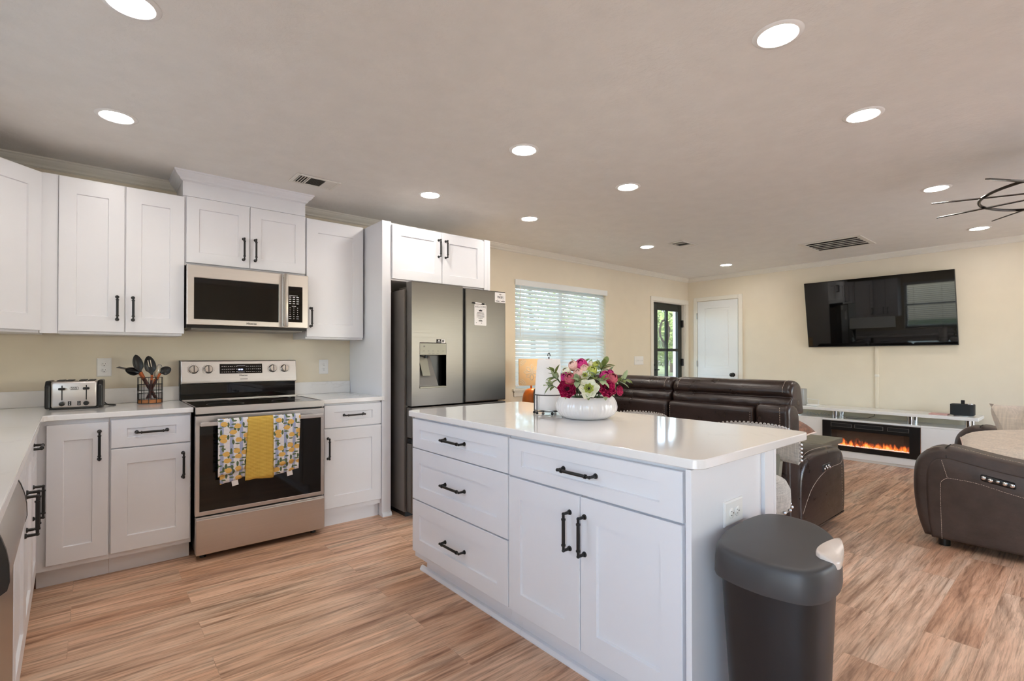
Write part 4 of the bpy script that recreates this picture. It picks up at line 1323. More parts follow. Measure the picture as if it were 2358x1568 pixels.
CX0, CX1 = 7.575, 7.945
CY0, CY1 = -3.36, -1.45
t = thing('media_console', (7.76, -2.4, 0), 'long white low media console with chrome posts and a raised shelf', 'console')
c = MB().box(CX0, CX1, CY0 + .03, -2.925, .03, .455).box(CX0, CX1, -1.995, CY1 - .01, .03, .455).box(CX0, CX1, -2.9245, -1.9955, .03, .105).box(CX0, CX1, -2.9245, -1.9955, .452, .474)
c.box(CX0 + .27, CX1, -2.9245, -1.9955, .1055, .4515).box(CX0, CX1, CY0 + .03, -2.925, .4555, .474).box(CX0, CX1, -1.995, CY1 - .01, .4555, .474)
c.box(CX0 + .02, CX1, CY0 + .06, CY1 - .04, 0, .0295)
c.build('body', 'console', t, smooth=False, bevel=.003)
MB().box(CX0 - .01, CX1, CY0 - .02, CY1, .562, .596).build('raised_shelf', 'console', t, smooth=False, bevel=.004, label='white raised shelf')
for y in (-2.117, -2.828, -3.297):
    MB().cyl((CX0 + .05, y, .4745), (CX0 + .05, y, .5615), .026, None, 20).build('post', 'chrome', t, label='chrome post')
for y in (-1.648, -2.117, -2.828, -3.297):
    MB().cyl((CX1 - .08, y, .4745), (CX1 - .08, y, .5615), .026, None, 20).build('post', 'chrome', t, label='chrome post')
t = thing('electric_fireplace', (7.65, -2.46, .1), 'black electric fireplace with orange flames, set in the white console', 'fireplace')
fy0, fy1, fz0, fz1, fx = -2.922, -1.998, .108, .450, 7.562
gy0, gy1, gz0, gz1 = -2.83, -2.09, .165, .345
fr = MB().box(fx, fx + .02, fy0, gy0, fz0, fz1).box(fx, fx + .02, gy1, fy1, fz0, fz1).box(fx, fx + .02, gy0, gy1, fz0, gz0).box(fx, fx + .02, gy0, gy1, gz1, fz1)
fr.box(fx + .0205, CX0 + .26, fy0 + .01, fy1 - .01, fz0 + .005, fz0 + .012)
fr.build('frame', 'black_plastic', t, smooth=False, bevel=.003)
fb = MB().add([(fx + .17, gy0 - .05, gz0 - .03), (fx + .17, gy1 + .05, gz0 - .03), (fx + .17, gy1 + .05, gz1 + .03), (fx + .17, gy0 - .05, gz1 + .03)], [(0, 1, 2, 3)])
fb = fb.build('flame_screen', 'flame', t, smooth=False, solid=.002)
MB().box(fx + .001, fx + .004, gy0, gy1, gz0, gz1).build('pane', 'glass', t, smooth=False)
cr = MB()
random.seed(21)
for i in range(70):
    y = gy0 + (gy1 - gy0) * (i + .5) / 70
    cr.ball((fx + random.uniform(.02, .06), y, gz0 + random.uniform(-.002, .004)), random.uniform(.006, .011), 6)
o_ = cr.build('crystals', 'crystal', t, label='glowing crystal bed'); o_['kind'] = 'stuff'
for a, b in ((-2.30, -2.09), (-2.60, -2.33), (-2.83, -2.64)):
    g = MB().box(fx - .002, fx - .0005, a, b, .385, .425).build('heater_vent', 'vent_slot', t, smooth=False)
    MB().box(fx - .0035, fx - .0021, a, b, .384, .386).box(fx - .0035, fx - .0021, a, b, .424, .426).box(fx - .0035, fx - .0021, a, a + .003, .384, .426).box(fx - .0035, fx - .0021, b - .003, b, .384, .426).build('vent_rim', 'ink_grey', g, smooth=False)

t = thing('router_box', (7.75, -1.675, .597), 'upright silver-grey router box on the left end of the console shelf', 'router')
MB().rbox(7.69, 7.80, -1.752, -1.592, .5965, .803, .008, 3).build('case', 'silver_plastic', t)
mbt = MB().tube([(7.6895, -1.678, .690), (7.6895, -1.674, .686), (7.6895, -1.668, .697)], .0014, 5).build('emblem', 'ink', t)
t = thing('mesh_extender', (7.72, -1.84, .597), 'small clear-framed white device beside the router on the shelf', 'router')
MB().rbox(7.66, 7.77, -1.905, -1.790, .5965, .615, .007, 3).build('base', 'white_plastic', t)
MB().tube([(7.715, -1.79, .615), (7.715, -1.782, .68), (7.715, -1.913, .672), (7.715, -1.905, .615)], .003, 6).build('frame', 'white_plastic', t)
t = thing('tangled_cord', (7.8, -1.85, .475), 'loose white cord lying under the left end of the console shelf', 'cord')
MB().tube([(7.72 + .05 * math.sin(i * 1.9), -1.76 - .012 * i, .4775 + .022 * (1 + math.sin(i * 2.3))) for i in range(24)], .002, 5).build('cord', 'silver_plastic', t)
t = thing('black_cord', (7.8, -2.4, .475), 'black power cord on the console below the cord cover', 'cord')
MB().tube([(7.93, -2.44, .56), (7.92, -2.43, .50), (7.85, -2.38, .479), (7.75, -2.30, .4775), (7.72, -2.2, .4775)], .0028, 6).build('cord', 'black_plastic', t)
t = thing('rose_booklet', (7.7, -3.06, .597), 'thin dusty-pink booklet lying on the console shelf', 'book')
MB().box(7.62, 7.78, -3.135, -2.985, .5965, .607).build('cover', 'rose_book', t, smooth=False)
t = thing('radio_dock', (7.72, -3.25, .597), 'charcoal speaker dock with a small player standing in it, right end of the console', 'speaker')
MB().prism(rrect(7.64, 7.79, -3.335, -3.150, .03, 6), 'z', .607, .718).build('cabinet', 'speaker_cloth', t, bevel=.004)
MB().lathe([(.07, 0), (.07, .006), (.05, .0105)], (7.715, -3.243, .5968), 24).build('foot', 'silver_plastic', t)
MB().box(7.69, 7.702, -3.262, -3.232, .718, .76).build('player', 'ink', t, smooth=False, bevel=.002)
MB().lathe([(.022, 0), (.02, .008), (.0001, .01)], (7.705, -3.305, .7182), 20).build('dial', 'chrome', t)

# ------------------------------------------------------------------ sofas
def stitches(parent, path, gap=.011, dash=.007, r=.0012, name='stitching'):
    pts = [Vector(p) for p in path]
    mb = MB()
    acc = 0.0
    for a, b in zip(pts, pts[1:]):
        L = (b - a).length
        if L < 1e-6: continue
        d = (b - a) / L
        s_ = 0.0
        while s_ + dash < L + .003:
            mb.tube([a + d * s_, a + d * min(L, s_ + dash)], r, 4)
            s_ += gap
    return mb.build(name, 'stitch', parent, label='pale contrast stitching')
def smoothpath(pts, n=6):
    """Catmull-Rom through the points"""
    pts = [Vector(p) for p in pts]
    out = []
    for i in range(len(pts) - 1):
        p0 = pts[max(i - 1, 0)]; p1 = pts[i]; p2 = pts[i + 1]; p3 = pts[min(i + 2, len(pts) - 1)]
        for k in range(n):
            t_ = k / n
            out.append(.5 * ((2 * p1) + (p2 - p0) * t_ + (2 * p0 - 5 * p1 + 4 * p2 - p3) * t_ ** 2 + (3 * p1 - p0 - 3 * p2 + p3) * t_ ** 3))
    out.append(pts[-1])
    return out
def sp2(pts, n=5):
    return [(v.x, v.y) for v in smoothpath([(a, b, 0) for a, b in pts], n)]

sofa = thing('reclining_sofa', (4.5, -1.85, 0), 'long dark-brown leather reclining sofa, its back turned to the island', 'sofa')
SY0, SY1 = -2.945, -.62
ARM = sp2([(4.235, .06), (4.215, .22), (4.212, .38), (4.245, .49), (4.33, .555), (4.44, .582), (4.66, .582), (4.885, .570), (4.985, .548), (5.045, .49), (5.072, .36), (5.07, .18), (5.045, .06)], 4)
for nm, a0, a1 in (('armrest', SY0, -2.70), ('armrest', SY1, SY1 - .245)):
    a = MB().cushion(ARM, 'y', a0, a1, .035, 5).build(nm, 'leather', sofa)
    yo = a0 - .003 if a0 < -2 else a0 + .003
    if a0 < -2:
        # padded face panel with its seam, and the power buttons
        stitches(a, [(x, yo + .002, z) for x, z in sp2([(4.255, .225), (4.33, .30), (4.42, .365), (4.58, .42), (4.78, .445), (4.975, .45), (4.985, .52)], 8)], .006, .0062)
        stitches(a, [(4.985, yo + .002, .43), (5.0, yo + .002, .10)], .02, .008)
        stitches(a, [(x, -2.915, z + .004) for x, z in sp2([(4.215, .39), (4.25, .50), (4.33, .562), (4.44, .588), (4.66, .588), (4.885, .577)], 6)], .012, .008)
        pn = MB().rbox(4.60, 4.74, yo - .004, yo + .012, .435, .485, .02, 4).build('control_panel', 'black_plastic', a)
        for k, x in enumerate((4.622, 4.648, 4.672, 4.696, 4.72)):
            MB().ball((x, yo - .005, .460 + (.008 if k % 2 else -.006)), .0095, 10, 1, .5, 1).build('button', 'chrome', pn)
MB().rbox(4.28, 5.02, SY0 + .24, SY1 - .24, .05, .30, .03, 3).build('base', 'leather', sofa)
for x in (4.25, 4.95):
    for y in (SY0 + .12, SY1 - .12):
        MB().cyl((x, y, 0), (x, y, .07), .03).build('foot', 'black_plastic', sofa)
SEC = [(-2.725, -2.105), (-2.10, -1.47), (-1.465, -.85)]
SHELL = sp2([(4.33, .06), (4.30, .5), (4.255, .80), (4.225, .865), (4.16, .893), (4.095, .893), (4.068, .868), (4.068, .80), (4.075, .40), (4.085, .06)], 4)
HEADL = sp2([(4.36, .84), (4.32, 1.0), (4.29, 1.045), (4.23, 1.062), (4.165, 1.055), (4.125, 1.02), (4.118, .985), (4.135, .962), (4.128, .952), (4.105, .925), (4.112, .885), (4.14, .86)], 4)
def wr(co):
    return co
for i, (a, b) in enumerate(SEC):
    bsh = MB().cushion(SHELL, 'y', a + .003, b - .003, .018, 4).build('back_shell', 'leather', sofa)
    stitches(bsh, [(4.064, b - .02, .86), (4.066, b - .02, .76), (4.07, b - .02, .5)], .014, .007)
    stitches(bsh, [(4.064, a + .022, .86), (4.066, a + .022, .76), (4.07, a + .022, .5)], .014, .007)
    h0 = a - (.205 if i == 0 else -.004)
    h1 = b - .004 + (.205 if i == 2 else 0)
    random.seed(40 + i)
    ph = [random.uniform(0, 6) for _ in range(6)]
    def fnw(co, ph=ph):
        k = max(0, 1 - abs(co.z - .925) / .07) * max(0, min(1, (4.2 - co.x) / .05))
        wv_ = math.sin(co.y * 38 + co.z * 26 + ph[0]) * .5 + math.sin(co.y * 71 - co.z * 40 + ph[1]) * .3 + math.sin(co.y * 15 + ph[2]) * .6
        return V(co.x + k * wv_ * .005, co.y, co.z + k * wv_ * .004)
    hd = MB().cushion(HEADL, 'y', h0, h1, .04, 6, 60, fnw, cen=True).build('headrest', 'leather', sofa, angle=80)
    e = h0 + .05
    stitches(hd, [(x - .002, e, z) for x, z in [(4.225, 1.066), (4.163, 1.059), (4.122, 1.022), (4.115, .985)]], .012, .008)
    if i < 2: stitches(hd, [(x - .002, h1 - .05, z) for x, z in [(4.225, 1.066), (4.163, 1.059), (4.122, 1.022), (4.115, .985)]], .012, .008)
    # seat side: lumbar pad and seat cushion
    MB().cushion(sp2([(4.34, .36), (4.36, .8), (4.40, .84), (4.46, .80), (4.50, .62), (4.52, .42), (4.50, .36)], 4), 'y', a + .01, b - .01, .04, 4).build('back_cushion', 'leather', sofa)
    MB().rbox(4.36, 5.06, a + .008, b - .008, .30, .455, .05, 4).build('seat_cushion', 'leather', sofa)
for a, b in ((SY0 + .012, -2.728), (-.847, SY1 - .012)):
    WING = sp2([(4.30, .06), (4.27, .40), (4.255, .80), (4.225, .89), (4.16, .925), (4.10, .918), (4.07, .88), (4.07, .80), (4.078, .40), (4.088, .06)], 4)
    wg = MB().cushion(WING, 'y', a, b, .03, 5).build('back_wing', 'leather', sofa)
    if a < -2:
        stitches(wg, [(4.066, a + .05, .90), (4.066, a + .048, .76), (4.072, a + .046, .5), (4.08, a + .044, .2)], .014, .009)

lv = thing('loveseat', (5.8, -3.9, 0), 'brown leather reclining loveseat at the right edge, one arm toward the camera', 'sofa')
LY = -3.352
LARM = sp2([(-3.405, .05), (-3.372, .16), (-3.352, .30), (-3.350, .44), (-3.366, .535), (-3.412, .598), (-3.470, .627), (-3.512, .627), (-3.56, .637), (-3.80, .590), (-4.15, .548), (-4.34, .50), (-4.38, .30), (-4.36, .05)], 5)
FP = sp2([(-3.446, .05), (-3.426, .20), (-3.418, .40), (-3.428, .50), (-3.462, .555), (-3.51, .570), (-3.56, .566), (-3.80, .520), (-4.15, .475), (-4.32, .44), (-4.34, .25), (-4.33, .05)], 4)
def loft_arm(x0, x1, outer):
    a = MB().cushion(LARM, 'x', x0, x1, .05, 7, cen=True).build('armrest', 'leather2', lv)
    xa, xb = (x0, x1) if outer > 0 else (x1, x0)
    MB().tube(smoothpath([(xa + .001, -3.522, .56), (xa + .006, -3.520, .602), (xa + .03, -3.516, .627), (xa + .06, -3.514, .631), (xb - .06, -3.514, .631), (xb - .03, -3.516, .627), (xb - .005, -3.52, .60)], 5), .0032, 6).build('crease_shade', 'fridge_gasket', a)  # black tube drawn where the crease across the arm lies in shade
    MB().cushion(FP, 'x', x0 - .010 * outer, x0 + .06 * outer, .022, 5, cen=True).build('face_panel', 'leather2', a)
    return a
a = loft_arm(4.985, 5.225, 1)
xo = 4.9755
stitches(a, [(xo - .002, y, z) for y, z in [(-3.500, .555), (-3.528, .446)]], .010, .007)
stitches(a, [(xo - .002, y, z) for y, z in sp2([(-3.500, .055), (-3.496, .20), (-3.494, .38), (-3.50, .42), (-3.528, .446)], 6)], .010, .007)
stitches(a, [(xo - .002, y, z) for y, z in sp2([(-3.528, .446), (-3.66, .438), (-3.80, .405), (-4.0, .365), (-4.3, .31)], 6)], .010, .007)
stitches(a, [(5.035, y, z) for y, z in sp2([(-3.53, .634), (-3.56, .639), (-3.80, .592), (-4.15, .550)], 8)], .012, .008)
stitches(a, [(5.035, y, z) for y, z in sp2([(-3.409, .598), (-3.44, .617), (-3.47, .629), (-3.508, .629)], 6)], .012, .008)
pn = MB().rbox(4.966, 4.99, -3.835, -3.680, .444, .486, .018, 4, fn=lambda c: V(c.x, c.y, c.z + (c.y + 3.757) * .18)).build('control_panel', 'black_plastic', a)
for k, (y, z) in enumerate(((-3.695, .478), (-3.725, .468), (-3.757, .466), (-3.787, .460), (-3.818, .454))):
    MB().ball((4.966, y, z), .0125 if k != 2 else .009, 12, .5, 1, 1).build('button', 'chrome', pn)
b = loft_arm(6.66, 6.42, -1)
MB().rbox(5.235, 6.41, -4.30, -3.40, .05, .30, .03, 3).build('base', 'leather2', lv)
for i, (x0, x1) in enumerate(((5.235, 5.82), (5.825, 6.41))):
    MB().rbox(x0, x1, -4.12, -3.37, .30, .465, .06, 5).build('seat_cushion', 'leather2', lv)
    MB().cushion(sp2([(-4.05, .40), (-4.10, .75), (-4.20, .98), (-4.28, 1.03), (-4.37, 1.0), (-4.42, .85), (-4.40, .4), (-4.38, .08), (-4.3, .08), (-4.2, .3)], 4), 'x', x0, x1, .05, 5).build('back_cushion', 'leather2', lv)
for x in (5.05, 6.6):
    for y in (-3.5, -4.25):
        MB().cyl((x, y, 0), (x, y, .06), .03).build('foot', 'black_plastic', lv)

def pillow(name, label, c, w, h, th, R, mat, trim=None, grp='throw pillows'):
    t = thing(name, c, label, 'pillow', grp)
    M4 = Matrix.Translation(c) @ R.to_4x4()
    def face(sg):
        def fn(u, v):
            a, b_ = u * 2 - 1, v * 2 - 1
            pinch = 1 - .10 * (1 - abs(a) ** 2) * abs(b_) ** 3
            pinch2 = 1 - .10 * (1 - abs(b_) ** 2) * abs(a) ** 3
            k = max(0, (1 - a ** 4)) ** .5 * max(0, (1 - b_ ** 4)) ** .5
            return M4 @ V(a * w / 2 * pinch2, b_ * h / 2 * pinch, sg * th / 2 * k)
        return fn
    mb = MB().surf(face(1), 16, 16).surf(face(-1), 16, 16)
    mb.build('cushion', mat, t, angle=100)
    if trim:
        pts = []
        for k in range(64):
            s_ = k / 64 * 4
            i, f = int(s_), s_ - int(s_)
            u, v = ((f, 0), (1, f), (1 - f, 1), (0, 1 - f))[i]
            pts.append(face(0)(u, v))
        MB().tube(pts, .005, 6, closed=True).build('piping', trim, t)
    return t
def eul(x, y, z):
    return (Matrix.Rotation(math.radians(z), 3, 'Z') @ Matrix.Rotation(math.radians(y), 3, 'Y') @ Matrix.Rotation(math.radians(x), 3, 'X'))
# pillows on the loveseat
pillow('throw_pillow', 'large beige plush pillow lying on the loveseat, nearest the camera', V(5.50, -3.80, .575), .62, .60, .20, eul(-8, -14, 4), 'beige_fabric', 'pillow_pink')
pillow('throw_pillow', 'pale beige pillow standing against the loveseat back, cut by the right edge', V(6.16, -3.87, .63), .54, .50, .22, eul(66, 0, -42), 'beige_fabric')
# pillows on the sofa: the near corner shows past the worktop, all three are mirrored in the television
_d = V(.78, -.59, -.20).normalized(); _e = V(.35, .75, .30); _e = (_e - _d * _e.dot(_d)).normalized()
_x = (_d + _e).normalized(); _y = (_d - _e).normalized(); _n = _x.cross(_y)
pillow('throw_pillow', 'brown plush pillow with pale pink edge, showing past the corner of the island worktop', V(4.575, -2.615, .735), .50, .50, .13, Matrix((_x, _y, _n)).transposed(), 'fur_brown', 'pillow_pink')
pillow('throw_pillow', 'tan pillow in the middle of the long sofa, mirrored in the television', V(4.58, -1.80, .62), .40, .50, .14, eul(0, 62, 0), 'pillow_tan')
pillow('throw_pillow', 'tan pillow at the far end of the long sofa, mirrored in the television', V(4.60, -1.08, .65), .46, .46, .15, eul(0, 62, -10), 'pillow_tan')

# coffee table
t = thing('coffee_table', (5.9, -2.1, 0), 'grey-green wood-topped coffee table behind the sofa arm', 'table')
MB().box(5.66, 6.21, -2.60, -1.50, .405, .452).build('top', 'olive_wood', t, smooth=False, bevel=.004)
MB().box(5.69, 6.18, -2.57, -1.53, .33, .4045).build('apron', 'olive_wood', t, smooth=False)
for x in (5.70, 6.11):
    for y in (-2.56, -1.60):
        MB().box(x, x + .06, y, y + .06, 0, .3295).build('leg', 'olive_wood', t, smooth=False)

# ------------------------------------------------------------------ counter stools
def stool(yc, label):
    c = V(3.07, yc, 0)
    t = thing('counter_stool', c, label, 'stool', 'counter stools behind the island')
    MB().lathe([(.0001, .545), (.205, .545), (.222, .555), (.228, .59), (.226, .64), (.210, .672), (.17, .69), (.10, .70), (.0001, .702)], c, 40).build('seat', 'grey_fabric', t, angle=60, label='grey linen padded seat')
    for k in range(26):
        a = 2 * PI * k / 26
        if len([1 for o in t.children]) < 90:
            MB().ball((c.x + .229 * math.cos(a), c.y + .229 * math.sin(a), .566), .008, 8).build('nailhead', 'nickel', t)
    MB().lathe([(.0001, .50), (.19, .50), (.20, .51), (.20, .544), (.0001, .5445)], c, 32).build('seat_ring', 'olive_wood', t)
    # curved backrest
    R1_, th = .258, .036
    A = 62
    def prof(u): # height along the arc
        s_ = abs(u * 2 - 1)
        return .725 + .018 * s_ ** 2, .888 - .042 * s_ ** 3.2
    def rad(v, out): return R1_ + (th / 2 if out else -th / 2) * (max(0, 1 - (2 * v - 1) ** 6)) ** .5
    def bk(out):
        def fn(u, v):
            a = math.radians(-A + 2 * A * u)
            z0, z1 = prof(u)
            r = rad(v, out)
            ee = max(0, 1 - (2 * u - 1) ** 10)
            r = R1_ + (r - R1_) * ee ** .5
            return V(c.x + r * math.cos(a), c.y + r * math.sin(a), z0 + (z1 - z0) * v)
        return fn
    MB().surf(bk(True), 40, 12).surf(bk(False), 40, 12).build('backrest', 'grey_fabric', t, angle=70, label='curved grey linen backrest')
    nl = []
    for k in range(30): nl.append((k / 29, .985))
    for k in range(1, 6): nl.append((.012, .985 - k * .16)); nl.append((.988, .985 - k * .16))
    for u, v in nl:
        a = math.radians(-A + 2 * A * u)
        z0, z1 = prof(u)
        r = R1_ + (.0 if v > .98 else th / 2 * .6)
        z = z0 + (z1 - z0) * v
        if v > .98: z += .004
        MB().ball((c.x + r * math.cos(a), c.y + r * math.sin(a), z), .0072, 8).build('nailhead', 'nickel', t)
    for a in (-24, 24):
        a = math.radians(a)
        MB().cyl((c.x + .215 * math.cos(a), c.y + .215 * math.sin(a), .50), (c.x + .252 * math.cos(a), c.y + .252 * math.sin(a), .76), .024, .022, 8).build('back_post', 'olive_wood', t)
    for a in (45, 135, 225, 315):
        a = math.radians(a)
        MB().cyl((c.x + .15 * math.cos(a), c.y + .15 * math.sin(a), .502), (c.x + .21 * math.cos(a), c.y + .21 * math.sin(a), 0), .024, .016, 10).build('leg', 'olive_wood', t)
    MB().tube([(c.x + .187 * math.cos(2 * PI * i / 32), c.y + .187 * math.sin(2 * PI * i / 32), .20) for i in range(32)], .010, 8, closed=True).build('foot_ring', 'olive_wood', t)
    return t
stool(-3.075, 'grey linen counter stool whose nailheaded back and seat show past the end of the island')
stool(-2.44, 'counter stool showing only a row of nailheads over the worktop, nearer the flower bowl')

# ------------------------------------------------------------------ lamp on its table by the window
t = thing('side_table', (4.30, -.40, 0), 'small brown side table under the lit lamp, hidden by the island', 'table')
MB().box(4.06, 4.56, -.62, -.14, .56, .59).build('top', 'olive_wood', t, smooth=False, bevel=.004)
for x in (4.09, 4.49):
    for y in (-.59, -.21):
        MB().box(x, x + .04, y, y + .04, 0, .5595).build('leg', 'olive_wood', t, smooth=False)
lx, ly = 4.27, -.40
t = thing('table_lamp', (lx, ly, .59), 'lit table lamp with a cream cut-flower shade on an amber wood base by the window', 'lamp')
MB().lathe([(.07, .001), (.085, .01), (.092, .06), (.095, .13), (.092, .19), (.08, .245), (.06, .28), (.03, .298), (.010, .30), (.009, .335), (.012, .345), (.0001, .346)], (lx, ly, .59), 32).build('base', 'amber_wood', t)
# square drum shade turned to face the kitchen
ra = math.radians(40)
RS = Matrix.Rotation(-ra, 4, 'Z'); RS.translation = Vector((lx, ly, 0))
hs, zb, zt = .125, .925, 1.190
sh = MB(RS)
for k in range(4):
    c_, s_ = math.cos(k * PI / 2), math.sin(k * PI / 2)
    def rp(x, y, z): return (x * c_ - y * s_, x * s_ + y * c_, z)
    sh.add([rp(-hs, -hs, zb), rp(hs, -hs, zb), rp(hs, -hs, zt), rp(-hs, -hs, zt)], [(0, 1, 2, 3)])
sh = sh.build('shade', 'shade', t, smooth=False, solid=.002, label='cream lit shade with cut petals')
def petal(cx, cz, L, wd, ang):
    pts = []
    for k in range(21):
        a = 2 * PI * k / 20
        px = L / 2 + L / 2 * math.cos(a); pz = wd / 2 * math.sin(a) * math.sin(max(0.0, min(PI, PI * px / L))) ** .4
        ca, sa = math.cos(ang), math.sin(ang)
        pts.append((cx + px * ca - pz * sa, cz + px * sa + pz * ca))
    return pts
for k in range(4):
    rl = MB(RS)
    c_, s_ = math.cos(k * PI / 2), math.sin(k * PI / 2)
    def rp(x, z): return (x * c_ + (hs + .002) * s_, x * s_ - (hs + .002) * c_, z)
    zc = (zb + zt) / 2
    for m in range(8):
        L = .062 if m % 2 == 0 else .058
        rl.tube([rp(x, z) for x, z in petal(.008 * math.cos(m * PI / 4), zc + .008 * math.sin(m * PI / 4), L * 1.15, .036, m * PI / 4)], .0034, 5)
    for cx in (-1, 1):
        for cz in (-1, 1):
            for rr in (.034, .050, .066):
                a0 = math.atan2(-cz, -cx)
                rl.tube([rp(cx * hs + rr * math.cos(a0 + q * .078), zc + cz * (zt - zb) / 2 + rr * math.sin(a0 + q * .078)) for q in range(-8, 9)], .0034, 5)
    rl.build('painted_glow_pattern', 'cutout_glow_white', sh)  # raised white lines stand in for lamp light through the cut petals
MB().ball((lx, ly, 1.05), .028, 12).cyl((lx, ly, .93), (lx, ly, 1.03), .012).build('bulb', 'white_plastic', t)
bl = bpy.data.lights.new('lamp_light', 'POINT'); bl.energy = 1.3; bl.color = (1, .82, .60); bl.shadow_soft_size = .04
bo = bpy.data.objects.new('lamp_light', bl); COL.objects.link(bo); bo.parent = t; bo.location = (.045, 0, .47)

# ------------------------------------------------------------------ on the island
bc = V(2.708, -2.512, CT + .0005)
t = thing('flower_bowl', bc, 'white fluted ceramic bowl full of flowers on the island worktop', 'bowl')
def flute(a, z):
    k = max(0, min(1, (.085 - z) / .02)) * max(0, min(1, (z - .012) / .02))
    return 1 - .018 * k * (0.5 + .5 * math.cos(a * 44)) ** 3
MB().lathe([(.0001, 0), (.098, 0), (.112, .004), (.136, .020), (.149, .040), (.152, .056), (.148, .078), (.138, .097), (.130, .106), (.126, .107), (.123, .104), (.126, .09), (.0001, .085)], bc, 176, fn=flute).build('bowl', 'ceramic', t, angle=60)
MB().lathe([(.122, .090), (.09, .102), (.04, .108), (.0001, .110)], bc, 24).build('foam', 'moss', t)

FG = 'faux flowers in the white bowl'
def basis(n):
    n = Vector(n).normalized()
    u = n.cross(V(0, 0, 1))
    u = u.normalized() if u.length > .05 else V(1, 0, 0)
    return u, n.cross(u) * -1 if False else u.cross(n) * -1, n
def petal_surf(mb, c, u, v, n, ang, r, w, cup, open_, r0=.0, nu=5, nv=5, ruf=0):
    """one petal: leaves the axis at c, radius r, half width w, cup = how far it rises"""
    d = u * math.cos(ang) + v * math.sin(ang)
    s_ = n.cross(d)
    def fn(a, b):
        wd = w * math.sin(PI * min(1, .12 + .80 * b)) ** .7
        x = (a * 2 - 1)
        rad_ = r0 + (r - r0) * math.sin(b * PI / 2 * open_) / max(.2, math.sin(PI / 2 * open_))
        hgt = cup * (1 - math.cos(b * PI / 2 * (1.2 if open_ > .8 else 1.0)))
        lift = .28 * w * x * x * (1 if cup >= 0 else -.4)
        rr = ruf * math.sin(x * 5 + ang * 3) * b
        return c + d * (rad_ - .35 * w * x * x * (b > .2)) + s_ * (x * wd) + n * (hgt + lift + rr)
    mb.surf(fn, nu, nv)
def leaf_mesh(parent, c, d, L, w, mat='leaf', droop=.25):
    d = Vector(d).normalized()
    s_ = d.cross(V(0, 0, 1))
    s_ = s_.normalized() if s_.length > .05 else V(1, 0, 0)
    n = s_.cross(d)
    def fn(a, b):
        x = a * 2 - 1
        wd = w * math.sin(PI * min(1, b * .96 + .03)) ** .8
        return c + d * (L * b) + s_ * (x * wd) + n * (.35 * wd * abs(x) - droop * L * b * b)
    return MB().surf(fn, 4, 8).build('leaf', mat, parent, angle=80, solid=.0008)
def stem_(parent, c, n):
    base = bc + V((c.x - bc.x) * .45, (c.y - bc.y) * .45, .09)
    MB().tube(smoothpath([base, (base + c) / 2 + V(0, 0, .01), c - Vector(n).normalized() * .004], 4), .0022, 6).build('stem', 'stem', parent)
def outward(c, up=.55):
    d = Vector((c.x - bc.x, c.y - bc.y, 0))
    if d.length < .02: d = V(-.3, -.3, 0)
    return (d.normalized() * (1 - up) + V(0, 0, up) + V(-.25, -.28, 0)).normalized()
